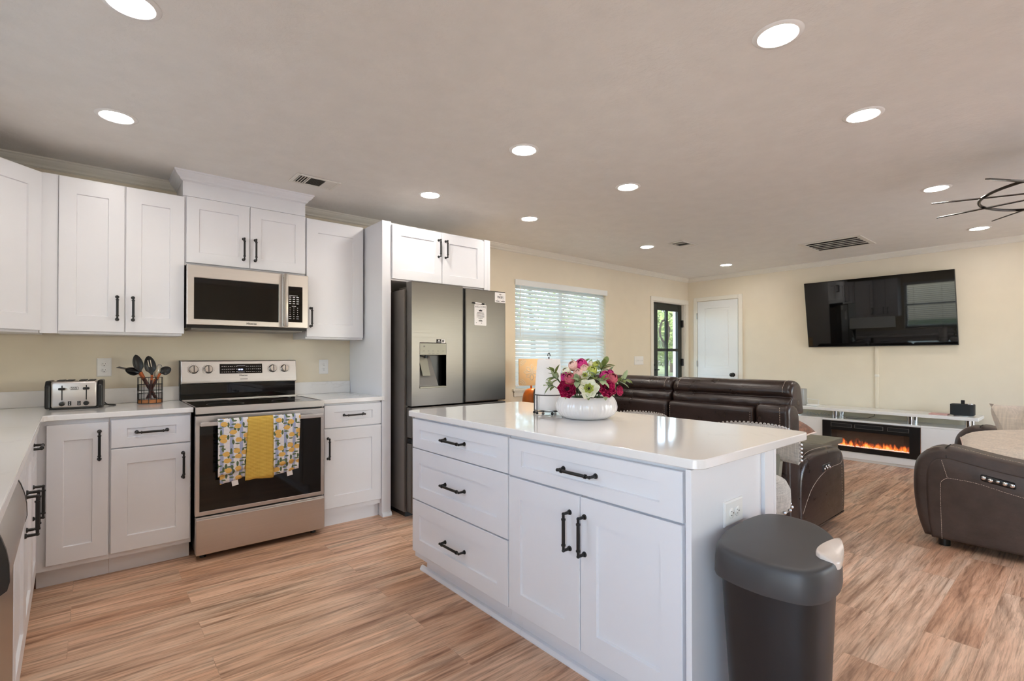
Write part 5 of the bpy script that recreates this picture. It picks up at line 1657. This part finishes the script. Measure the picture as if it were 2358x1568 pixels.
def flower(kind, c, r, label, mat, leaves=2, n=None, seed=0, mat2=None):
    r *= 1.12
    random.seed(seed)
    c = Vector(c)
    n = Vector(n).normalized() if n is not None else outward(c)
    u, v, n = basis(n)
    t = thing('flower', c, label, 'flower', FG)
    mb = MB()
    if kind == 'ranunculus':
        for L, (k, rr, cu, op, wf) in enumerate(((7, 1.0, .35, .95, .46), (6, .84, .55, .85, .44), (6, .66, .72, .75, .38), (5, .48, .80, .62, .32))):
            for i in range(k):
                petal_surf(mb, c - n * r * .30, u, v, n, 2 * PI * i / k + L * .5 + random.uniform(-.15, .15), r * rr, r * wf, r * cu * 1.0, op, 0, 5, 5, r * .05)
        mb.build('petals', mat, t, angle=90, solid=.0007)
        mb = MB()
        for i in range(14):
            a = i * 2.4; q = r * .14 * (i / 14) ** .5 * 1.6
            mb.ball(c + u * (q * math.cos(a)) + v * (q * math.sin(a)) + n * r * .12, r * .055, 6)
        mb.build('centre', 'pollen', t)
    elif kind == 'anemone':
        for i in range(6):
            a = 2 * PI * i / 6 + .5 * (i % 2) * .3
            petal_surf(mb, c - n * r * .25, u, v, n, a, r * (1.08 if i % 2 else .98), r * .5, r * (.26 if i % 2 else .36), .9, 0, 6, 6, r * .06)
        mb.build('petals', mat, t, angle=90, solid=.0007)
        mb = MB()
        for L, rr in ((0, .50), (1, .36)):
            for i in range(7):
                petal_surf(mb, c - n * r * .08, u, v, n, 2 * PI * i / 7 + L * .4, r * rr, r * .2, r * (.28 + .06 * L), .8)
        mb.build('inner_petals', 'petal_green', t, angle=90, solid=.0006)
        mb = MB().ball(c + n * r * .10, r * .13, 10)
        for i in range(16):
            a = i * 2 * PI / 16
            mb.ball(c + (u * math.cos(a) + v * math.sin(a)) * r * .23 + n * r * .14, r * .03, 6)
        mb.build('centre', 'pollen', t)
    else:      # closed bud: overlapping cupped petals round a ball
        def bud(k, rr, hh, off, mbx, rad=1.0):
            for i in range(k):
                a0 = 2 * PI * i / k + off
                def fn(a, b, a0=a0):
                    ph = (b * .86 + .02) * PI * hh
                    q = a0 + (a - .5) * 2 * PI / k * 1.55 * (1 - .25 * b)
                    R_ = r * rr * rad * (1 + .035 * math.sin((a - .5) * PI) + .03 * b)
                    x = R_ * math.sin(ph); z = -R_ * math.cos(ph) * 1.06
                    return c + (u * math.cos(q) + v * math.sin(q)) * x + n * z
                mbx.surf(fn, 6, 7)
        bud(4, .95, .95, 0, mb); bud(5, 1.04, .80, .5, mb)
        mb.build('petals', mat, t, angle=90, solid=.0006)
        mb = MB(); bud(5, 1.12, .46, .2, mb)
        mb.build('sepals', mat2 or 'petal_green', t, angle=90, solid=.0006)
        MB().ball(c - n * r * .05, r * .85, 10).build('heart', mat, t)
    stem_(t, c - n * r * .4, n)
    for i in range(leaves + 1):
        a = random.uniform(0, 2 * PI)
        d = (u * math.cos(a) + v * math.sin(a)) * .9 + n * random.uniform(-.1, .5) + outward(c) * .3
        leaf_mesh(t, c - n * r * .7 + d.normalized() * r * .3, d, random.uniform(.034, .050), random.uniform(.010, .014), random.choice(('leaf', 'leaf', 'leaf_dark')))
    return t
flower('ranunculus', (2.530, -2.552, 1.066), .042, 'large open magenta ranunculus hanging over the rim beside the paper towels', 'petal_magenta', 1, (-.8, -.55, .25), 1)
flower('ranunculus', (2.655, -2.684, 1.068), .040, 'large open magenta ranunculus over the rim on the sofa side of the bowl', 'petal_magenta', 2, (-.5, -.85, .35), 2)
flower('anemone', (2.572, -2.647, 1.070), .043, 'large open white flower with lime centre and black heart at the front', 'petal_white', 2, (-.75, -.62, .28), 3)
flower('ranunculus', (2.735, -2.690, 1.056), .024, 'small magenta bloom drooping over the rim behind the large magenta one', 'petal_magenta', 0, (.2, -.95, .1), 4)
flower('bud', (2.668, -2.517, 1.178), .024, 'hot pink peony bud at the very top of the bouquet', 'petal_hot', 1, None, 5, 'petal_hot')
flower('bud', (2.638, -2.491, 1.172), .021, 'blush pink bud at the top, beside the hot pink one', 'petal_blush', 1, None, 6, 'petal_blush')
flower('bud', (2.649, -2.553, 1.158), .017, 'small blush bud just below the topmost hot pink bud', 'petal_blush', 1, None, 7, 'petal_blush')
flower('bud', (2.661, -2.589, 1.147), .021, 'pale lime-green closed bud near the top middle', 'petal_green', 2, None, 8)
flower('bud', (2.597, -2.482, 1.143), .018, 'creamy white bud below the blush bud on the paper-towel side', 'petal_white', 1, None, 9)
flower('bud', (2.552, -2.522, 1.118), .020, 'bright pink half-open bud just above the magenta bloom beside the paper towels', 'petal_hot', 1, None, 10, 'petal_hot')
flower('bud', (2.535, -2.564, 1.115), .0215, 'dusty rose bud with lime base above the front magenta bloom', 'petal_rose', 2, None, 11)
flower('bud', (2.611, -2.546, 1.137), .019, 'blush bud in the middle of the bouquet, wrapped by a pointed leaf', 'petal_blush', 2, None, 12, 'petal_blush')
flower('anemone', (2.621, -2.581, 1.128), .024, 'small open cream flower in the middle above the large white bloom', 'petal_white', 2, None, 13)
flower('bud', (2.693, -2.642, 1.125), .020, 'hot pink bud above the sofa-side magenta bloom', 'petal_hot', 1, None, 14, 'petal_hot')
flower('bud', (2.702, -2.676, 1.113), .0225, 'lime and rose bud at the sofa-side edge of the bouquet', 'petal_rose', 3, None, 15)
flower('bud', (2.742, -2.605, 1.139), .018, 'white bud at the back on the sofa side', 'petal_white', 2, None, 16, 'petal_white')
flower('bud', (2.721, -2.535, 1.174), .016, 'small white bud at the top behind the lime bud', 'petal_white', 1, None, 17)
flower('bud', (2.706, -2.575, 1.179), .012, 'tiny green unopened bud at the top, highest on the sofa side', 'petal_green', 2, None, 18)
flower('bud', (2.736, -2.639, 1.137), .014, 'tiny pink bud between the white bud and the lime and rose bud', 'petal_hot', 1, None, 19, 'petal_hot')
def sprig(label, p, d, n, L, w, seed, mat='leaf', spread=.8):
    random.seed(seed)
    p = Vector(p); d = Vector(d).normalized()
    t = thing('leaf_sprig', p, label, 'leaves', 'leaf sprigs in the white bowl')
    base = bc + V((p.x - bc.x) * .5, (p.y - bc.y) * .5, .09)
    tip = p + d * L * n * .10
    MB().tube(smoothpath([base, p, tip], 5), .002, 6).build('stem', 'stem', t)
    u, v, _ = basis(d)
    for i in range(n):
        q = p + (tip - p) * (i / max(1, n - 1))
        a = i * 2.4 + seed
        dd = d * random.uniform(.35, .8) + (u * math.cos(a) + v * math.sin(a)) * spread
        leaf_mesh(t, q, dd, L * random.uniform(.68, .95), w * random.uniform(.9, 1.2), mat if i % 3 else 'leaf_dark', .15)
sprig('tall olive leaf sprig standing up next to the paper towels', (2.585, -2.43, 1.115), (-.35, .25, .75), 5, .062, .011, 31, 'leaf_dark', .45)
sprig('sage leaf sprig reaching out low toward the paper towels', (2.57, -2.43, 1.070), (-.55, .42, .10), 6, .055, .011, 32)
sprig('frosted sage leaf sprig half way up on the paper-towel side', (2.55, -2.47, 1.105), (-.5, .35, .3), 6, .048, .011, 33)
sprig('broad sage leaf sprig across the front between the magenta and white blooms', (2.55, -2.59, 1.098), (-.35, -.6, .18), 5, .055, .014, 34)
sprig('broad sage leaf sprig at the front above the sofa-side magenta bloom', (2.625, -2.665, 1.100), (-.15, -.7, .2), 5, .055, .014, 35)
sprig('large olive leaf sprig rising at the top on the sofa side', (2.715, -2.600, 1.150), (.3, -.35, .6), 6, .060, .013, 36, 'leaf_dark', .6)
sprig('pale pointed leaf sprig spreading out over the sofa side of the bowl', (2.745, -2.680, 1.095), (.35, -.75, .35), 7, .055, .010, 37)
sprig('dark green leaf sprig deep in the middle of the bouquet', (2.66, -2.60, 1.105), (-.2, -.4, .6), 6, .05, .012, 38, 'leaf')

# paper towel holder and roll
pc = V(2.690, -2.268, CT + .0005)
t = thing('paper_towel_holder', pc, 'black wire paper towel holder on ball feet beside the flower bowl', 'holder')
w_ = MB()
RR = .078
zr = .102
w_.tube([(pc.x + RR * math.cos(2 * PI * i / 40), pc.y + RR * math.sin(2 * PI * i / 40), pc.z + zr) for i in range(40)], .0026, 8, closed=True)
w_.tube([(pc.x + RR * math.cos(2 * PI * i / 40), pc.y + RR * math.sin(2 * PI * i / 40), pc.z + .018) for i in range(40)], .0026, 8, closed=True)
feet = []
for a in (140, 172, 238, 292, 20, 70):
    a = math.radians(a)
    p = V(pc.x + RR * math.cos(a), pc.y + RR * math.sin(a), pc.z)
    feet.append(p)
    if math.degrees(a) in (140, 172, 292.0, 20, 70) or True:
        if abs(math.degrees(a) - 238) > 1: w_.tube([p + V(0, 0, .018), p + V(0, 0, zr)], .0026, 8)
for a in (0, 90):
    a = math.radians(a)
    w_.tube([(pc.x - RR * math.cos(a), pc.y - RR * math.sin(a), pc.z + .018), (pc.x + RR * math.cos(a), pc.y + RR * math.sin(a), pc.z + .018)], .0024, 8)
w_.build('wire_frame', 'black', t)
MB().tube([(pc.x, pc.y, pc.z + .018), (pc.x, pc.y, pc.z + .30)], .003, 8).tube([(pc.x + .006 * math.cos(i * PI / 8) * .75, pc.y - .006 * math.cos(i * PI / 8) * .65, pc.z + .300 + .017 * math.sin(i * PI / 8) + .004) for i in range(9)], .0022, 8).build('post', 'black', t)
for p in feet:
    MB().ball(p + V(0, 0, .008), .008, 12).build('foot', 'black', t)
t = thing('paper_towel_roll', pc + V(0, 0, .022), 'white paper towel roll standing on the black wire holder', 'paper towel')
def rollf(a, z):
    d = math.atan2(math.sin(a - 2.35), math.cos(a - 2.35))
    return 1 + .28 * max(0, 1 - abs(d) / .9) * max(0, (.27 - z) / .27) ** .8 * (1 if z > .005 else .9)
MB().lathe([(.019, 0), (.060, 0), (.062, .004), (.062, .05), (.062, .10), (.062, .16), (.061, .22), (.060, .262), (.057, .266), (.019, .266)], pc + V(0, 0, .022), 56, fn=rollf).build('roll', 'paper', t, angle=50)
MB().lathe([(.0185, .0), (.0185, .267), (.0165, .267), (.0165, .0)], pc + V(0, 0, .022), 20).build('core', 'handle_wood', t)

# ------------------------------------------------------------------ on the left worktop
tc = V(.768, -.215, CT + .0005)
t = thing('toaster', tc, 'silver four-slice toaster with black ends on the left worktop', 'toaster')
hw, hd, ht = .128, .105, .165
for sg in (-1, 1):
    pr = [(-hd, .006), (-hd, .135), (-hd + .03, ht), (hd - .03, ht), (hd, .135), (hd, .006)]
    e = MB().prism([(tc.y + y, tc.z + z) for y, z in pr], 'x', tc.x + sg * (hw - .026), tc.x + sg * hw).build('end_cap', 'black_plastic', t, smooth=False, bevel=.008)
b_ = MB().rbox(tc.x - hw + .0265, tc.x + hw - .0265, tc.y - hd - .004, tc.y + hd + .004, tc.z + .010, tc.z + ht - .004, .012, 3).build('body', 'steel', t, label='brushed steel shell')
MB().box(tc.x - hw + .02, tc.x + hw - .02, tc.y - hd + .01, tc.y + hd - .01, tc.z + .002, tc.z + .012).build('base', 'black_plastic', t, smooth=False)
for x in (-.064, -.024, .034, .074):
    MB().box(tc.x + x - .016, tc.x + x + .014, tc.y - .07, tc.y + .07, tc.z + ht - .0045, tc.z + ht + .001).build('slot', 'slot', t, smooth=False)
FT = FB @ Matrix.Translation((0, 0, -(tc.y - hd - .004)))
yf = tc.y - hd - .0042
for x in (-.053, .053):
    X = tc.x + x
    MB(FT).box(X - .0025, X + .0025, tc.z + .053, tc.z + .138, .0003, .0012).build('lever_slot', 'slot', t, smooth=False)
    MB(FT).rbox(X - .015, X + .015, tc.z + .112, tc.z + .126, .001, .022, .004, 2).build('lever', 'black_plastic', t)
    MB(FT).lathe([(.0135, .0), (.0135, .004), (.012, .016), (.0001, .0165)], (X, tc.z + .033, 0), 20).build('knob', 'black_plastic', t)
for x in (-.020, .021):
    bp_ = MB(FT).box(tc.x + x - .0075, tc.x + x + .0075, tc.z + .022, tc.z + .047, .0003, .002).build('button_plate', 'slot', t, smooth=False)
    for z in (.0275, .0345, .0415):
        MB(FT).ball((tc.x + x, tc.z + z, .002), .0028, 8).build('button', 'chrome', bp_)
bd_ = MB(FT).tube([(tc.x + a, tc.z + b, .0006) for a, b in rrect(-.0185, .0185, .1125, .1285, .004, 4)], .0008, 5, closed=True)
bd_.build('badge_outline', 'ink', t)
text_mb('BLACK+', .0072, FT @ Matrix.Translation((tc.x, tc.z + .1238, .0004)), .0003, bold=.0003).build('lettering', 'ink', t, smooth=False)
text_mb('DECKER', .0072, FT @ Matrix.Translation((tc.x, tc.z + .1165, .0004)), .0003, bold=.0003).build('lettering', 'ink', t, smooth=False)
for x in (-.1, .1):
    for y in (-.07, .07):
        MB().cyl((tc.x + x, tc.y + y, tc.z), (tc.x + x, tc.y + y, tc.z + .009), .008).build('foot', 'black_plastic', t)
MB().tube(smoothpath([(tc.x + .12, tc.y + .06, tc.z + .03), (tc.x + .142, tc.y + .055, tc.z + .008), (tc.x + .175, tc.y + .02, tc.z + .0035), (tc.x + .18, tc.y + .05, tc.z + .0035), (tc.x + .14, tc.y + .10, tc.z + .0035), (tc.x + .09, tc.y + .16, tc.z + .004)], 6), .003, 7).build('cord', 'black_plastic', t)
t.rotation_euler.z = math.radians(-3.5)

uc = V(1.128, -.165, CT + .0005)
t = thing('utensil_basket', uc, 'black wire utensil basket with a wooden base on the left worktop', 'basket')
ax_, ay_ = .067, .044
def el(z, k=1.0, n=40): return [(uc.x + ax_ * k * math.cos(2 * PI * i / n), uc.y + ay_ * k * math.sin(2 * PI * i / n), uc.z + z) for i in range(n)]
w_ = MB()
for z in (.003, .028, .066, .084, .124, .168): w_.tube(el(z), .0016, 6, closed=True)
for i in range(10):
    a = 2 * PI * (i + .25) / 10
    w_.tube([(uc.x + ax_ * math.cos(a), uc.y + ay_ * math.sin(a), uc.z + .003), (uc.x + ax_ * math.cos(a), uc.y + ay_ * math.sin(a), uc.z + .168)], .0018, 6)
for i in range(40):
    a = 2 * PI * i / 40
    x, y = uc.x + ax_ * math.cos(a), uc.y + ay_ * math.sin(a)
    w_.tube([(x, y, uc.z + .028), (x, y, uc.z + .066)], .0009, 5); w_.tube([(x, y, uc.z + .084), (x, y, uc.z + .124)], .0009, 5)
w_.build('wire_frame', 'black', t)
MB().lathe([(.0001, .004), (ax_ - .003, .004), (ax_ - .003, .024), (.0001, .024)], uc, 40, 1, (ay_ - .003) / (ax_ - .003)).build('base', 'bamboo', t)

def utensil(name, label, foot, neck, headfn):
    foot = uc + V(*foot); neck = uc + V(*neck)
    t = thing(name, foot, label, 'utensil', 'kitchen utensils in the wire basket')
    d = (neck - foot).normalized()
    L = (neck - foot).length
    MB().tube([foot, foot + d * L * .5, foot + d * (L * .78)], [.0055, .0075, .0065], 10).build('handle', 'rosewood', t, label='dark wood handle')
    MB().tube([foot + d * (L * .78), neck], [.0068, .0075], 10).build('collar', 'handle_wood', t, label='orange wood collar')
    headfn(t, neck, d)
def spoon(w, L, tilt, slots=0, face=(0, -1, 0), bend=0):
    def fn(t, p, d):
        f = Vector(face); s_ = d.cross(f).normalized(); f = s_.cross(d).normalized()
        d2 = (d * math.cos(math.radians(bend)) + s_ * math.sin(math.radians(bend))).normalized()
        s2_ = d2.cross(f).normalized()
        def sf(a, b):
            x = a * 2 - 1
            wd = w * (math.sin(PI * (b * .93 + .07 * 1)) ** .55 if b > .25 else .0065 / w + (1 - .0065 / w) * (b / .25) ** 2 * math.sin(PI * (.25 * .93 + .07)) ** .55)
            dep = .010 * math.sin(PI * b) * (1 - x * x)
            return p + d2 * (L * b) + s2_ * (x * wd) + f * (-dep + tilt * b * b)
        MB().surf(sf, 10, 18).build('head', 'black', t, angle=80, solid=.004)
        for k in range(slots):
            o = (k - (slots - 1) / 2) * .013
            mb = MB()
            def qf(a, b, o=o): return p + d2 * (L * (.42 + .36 * b)) + s2_ * (o + (a - .5) * .004) + f * (.0035 - .006 + tilt * .4)
            mb.surf(qf, 1, 3)
            mb.build('slot', 'wall', t, smooth=False, solid=.0006)
    return fn
def turner(w, L, bend, face):
    def fn(t, p, d):
        f = Vector(face); s_ = d.cross(f).normalized()
        d2 = (d * math.cos(math.radians(bend)) + f * math.sin(math.radians(bend))).normalized()
        def sf(a, b):
            x = a * 2 - 1
            wd = .007 + (w - .007) * min(1, b / .35) ** 1.3
            return p + d2 * (L * b) + s_ * (x * wd)
        MB().surf(sf, 6, 12).build('head', 'black', t, angle=80, solid=.003)
    return fn
utensil('turner', 'black turner seen edge-on, leaning farthest over the toaster side', (.03, .012, .03), (-.048, .012, .205), turner(.034, .125, -42, (.7, .2, .7)))
utensil('serving_spoon', 'black solid spoon lying lowest on the toaster side of the basket', (.028, .018, .03), (-.055, .018, .195), spoon(.024, .078, .0, 0, (0, -1, .15), -42))
utensil('spatula', 'broad black spatula with orange collar leaning toward the toaster', (.035, -.012, .03), (-.052, -.012, .203), spoon(.026, .115, .0, 0, (0, -1, .1), 14))
utensil('slotted_spoon', 'black slotted spoon standing upright in the middle of the basket', (-.004, -.018, .03), (.008, -.018, .185), spoon(.031, .125, .004, 2, (0, -1, .05), -14))
utensil('ladle', 'black ladle leaning toward the range', (-.02, -.005, .03), (.052, -.005, .195), spoon(.027, .066, .0, 0, (0, -1, .3), 38))
def whisk(t, p, d):
    u, v, _ = basis(d)
    mb = MB()
    for k in range(5):
        a = k * PI / 5
        s_ = u * math.cos(a) + v * math.sin(a)
        pts = []
        for i in range(17):
            b = i / 16
            ph = b * PI
            w = .026 * math.sin(ph) ** 1.0 * (1 if b < .5 else 1)
            pts.append(p + d * (.10 * math.sin(ph) ** .8 * (1 if True else 0)) + s_ * (.024 * math.cos(ph) * math.sin(ph) ** .5 * 1.3))
        mb.tube(pts, .0009, 5)
    mb.build('wire_loops', 'chrome', t)
utensil('whisk', 'steel wire whisk behind the slotted spoon and the ladle', (-.005, .02, .03), (.028, .022, .155), whisk)

# ------------------------------------------------------------------ trash can
t = thing('trash_can', (2.385, -3.552, 0), 'charcoal plastic trash can with grey lid at the end of the island', 'trash can')
# outline of the lid seen from above, traced round the can (x, y)
LID = [(2.155, -3.590), (2.160, -3.520), (2.185, -3.452), (2.24, -3.425), (2.33, -3.404), (2.44, -3.396), (2.545, -3.400), (2.600, -3.418), (2.626, -3.46), (2.615, -3.545), (2.565, -3.607), (2.49, -3.658), (2.41, -3.692), (2.34, -3.709), (2.275, -3.711), (2.215, -3.700), (2.175, -3.668)]
LID = [(v.x, v.y) for v in smoothpath([(a, b, 0) for a, b in LID] + [(LID[0][0], LID[0][1], 0)], 4)[:-1]]
lc = (2.385, -3.552)
def ring(k, z, dz=None):
    return [(lc[0] + (x - lc[0]) * k, lc[1] + (y - lc[1]) * k, z if dz is None else z + dz((x, y))) for x, y in LID]
def loft(mb, rings, cap0=True, cap1=True):
    n = len(rings[0])
    vs = [p for r in rings for p in r]
    fs = [(i * n + j, i * n + (j + 1) % n, (i + 1) * n + (j + 1) % n, (i + 1) * n + j) for i in range(len(rings) - 1) for j in range(n)]
    if cap0: fs.append(tuple(range(n))[::-1])
    if cap1: fs.append(tuple((len(rings) - 1) * n + j for j in range(n)))
    return mb.add(vs, fs)
loft(MB(), [ring(.70, 0), ring(.72, .004), ring(.735, .05), ring(.83, .35), ring(.915, .622)]).build('bin', 'bin', t, angle=50)
loft(MB(), [ring(.93, .604), ring(1.0, .606), ring(1.01, .614), ring(1.004, .650), ring(.99, .672), ring(.975, .681), ring(.95, .686), ring(.90, .6875), ring(.6, .6895), ring(.3, .690)]).build('lid', 'bin_lid', t, angle=40)
LT = smoothpath([(x, y, 0) for x, y in [(2.300, -3.674), (2.32, -3.657), (2.366, -3.651), (2.426, -3.655), (2.472, -3.667), (2.43, -3.690), (2.37, -3.706), (2.32, -3.713), (2.298, -3.702), (2.300, -3.674)]], 4)[:-1]
lcx, lcy = 2.378, -3.680
lt = MB()
def lz(y): return .6975 - .013 * max(0, (-3.668 - y) / .04) ** 1.6
rr = [[(lcx + (p.x - lcx) * k, lcy + (p.y - lcy) * k, lz(lcy + (p.y - lcy) * k) + e) for p in LT] for k, e in ((1, -.014), (1, .0), (.95, .004), (.8, .0035), (.4, .002), (.1, .001))]
loft(lt, rr).build('latch', 'latch', t, angle=60, label='beige lid latch')
MB().rbox(2.16, 2.215, -3.60, -3.50, .003, .03, .008, 3).build('pedal', 'bin', t)

# ------------------------------------------------------------------ wreath and the view outdoors
t = thing('door_wreath', (7.515, .125, 1.60), 'oval brown twig wreath hung outside the entry door glass', 'wreath')
random.seed(8)
mb = MB()
for k in range(9):
    ph = random.uniform(0, 6); rr_ = random.uniform(.95, 1.06)
    mb.tube([(7.515 + .125 * rr_ * math.cos(2 * PI * i / 36) + .006 * math.sin(5 * i + ph), .125 + .012 * math.sin(i * .7 + ph), 1.60 + .165 * rr_ * math.sin(2 * PI * i / 36) + .006 * math.cos(4 * i + ph)) for i in range(36)], .0075, 6, closed=True)
mb.build('twigs', 'wreath', t)
for k in range(22):
    a = random.uniform(math.radians(120), math.radians(330))
    c = V(7.515 + .14 * math.cos(a), .14, 1.60 + .18 * math.sin(a))
    leaf_mesh(t, c, (math.cos(a) * .6 + random.uniform(-.3, .3), random.uniform(0, .3), math.sin(a) - .3), random.uniform(.07, .11), .016, random.choice(('leaf_dark', 'leaf')))

struct(MB().box(-30, 120, .16, 90, -.5, -.25).build('ground', 'grass', smooth=False))
struct(MB().box(-30, 60, -40, YF - TH - .02, -.5, -.1).box(-30, -.2, YF - TH - .02, .16, -.5, -.1).build('bounce_ground', 'bounce_ground', smooth=False))  # added ground out of view, throws sunlight in through the openings
struct(MB().box(-30, 120, 6.5, 15.5, -.2499, -.22).build('road', 'road', smooth=False))
struct(MB().box(2.5, 11.5, .15, 1.75, -.249, -.05).build('porch', 'road', smooth=False))
struct(MB().box(2.5, 11.5, .15, 1.9, 2.62, 2.8).build('porch_roof', 'white_door', smooth=False))
t = thing('porch_post', (10.28, 1.6, -.05), 'white porch post seen through the entry door glass', 'post')
MB().box(10.22, 10.34, 1.54, 1.66, -.0495, 2.6195).build('shaft', 'white_door', t, smooth=False, bevel=.005)
MB().box(10.19, 10.37, 1.51, 1.69, -.0495, .12).build('plinth', 'white_door', t, smooth=False, bevel=.005)
def tree(label, x, y, h, r, seed, nl=2600, zc=None):
    random.seed(seed)
    t = thing('tree', (x, y, -.25), label, 'tree', 'trees across the road')
    MB().tube(smoothpath([(x, y, -.25), (x + .1, y, h * .3), (x - .1, y + .1, h * .6), (x, y, h * .85)], 4), [.22 - .011 * i for i in range(13)], 8).build('trunk', 'bark', t)
    mb = MB()
    zc = zc or h * .62
    for i in range(nl):
        a, b = random.uniform(0, 2 * PI), math.acos(random.uniform(-1, 1))
        q = random.random() ** .4
        c = V(x + r * q * math.sin(b) * math.cos(a), y + r * q * math.sin(b) * math.sin(a), zc + h * .42 * q * math.cos(b))
        d = V(random.uniform(-1, 1), random.uniform(-1, 1), random.uniform(-.8, .4)).normalized()
        s_ = d.orthogonal().normalized(); L = random.uniform(.22, .42)
        mb.add([c, c + d * L * .5 + s_ * L * .32, c + d * L, c + d * L * .5 - s_ * L * .32], [(0, 1, 2, 3)])
    o = mb.build('crown', 'tree_leaf', t, smooth=False)
    o['kind'] = 'stuff'
tree('leafy green tree across the road, seen in the upper left panes of the entry door', 35.0, 18.6, 6.2, 2.9, 1, 3200, 3.0)
tree('second leafy tree across the road, seen beside the porch post', 40.5, 20.5, 7, 3.0, 2, 3200, 3.4)
tree('leafy tree across the road behind the left half of the blinds', 23, 20, 8, 3.0, 3, 1500)
tree('leafy tree across the road behind the right half of the blinds', 29.2, 21, 8.5, 3.0, 4, 1500)
tree('tall leafy tree farther down the road', 47, 24, 9, 3.4, 5, 2400, 4.0)
t = thing('neighbour_house', (62, 44, -.25), 'tan house far across the road behind the trees', 'house')
MB().box(52, 74, 40, 48, -.2495, 3).build('wall', 'shingle', t, smooth=False)
MB().prism([(39.4, 3), (44, 5.4), (48.6, 3)], 'x', 51.6, 74.4).build('roof', 'shingle_roof', t, smooth=False)
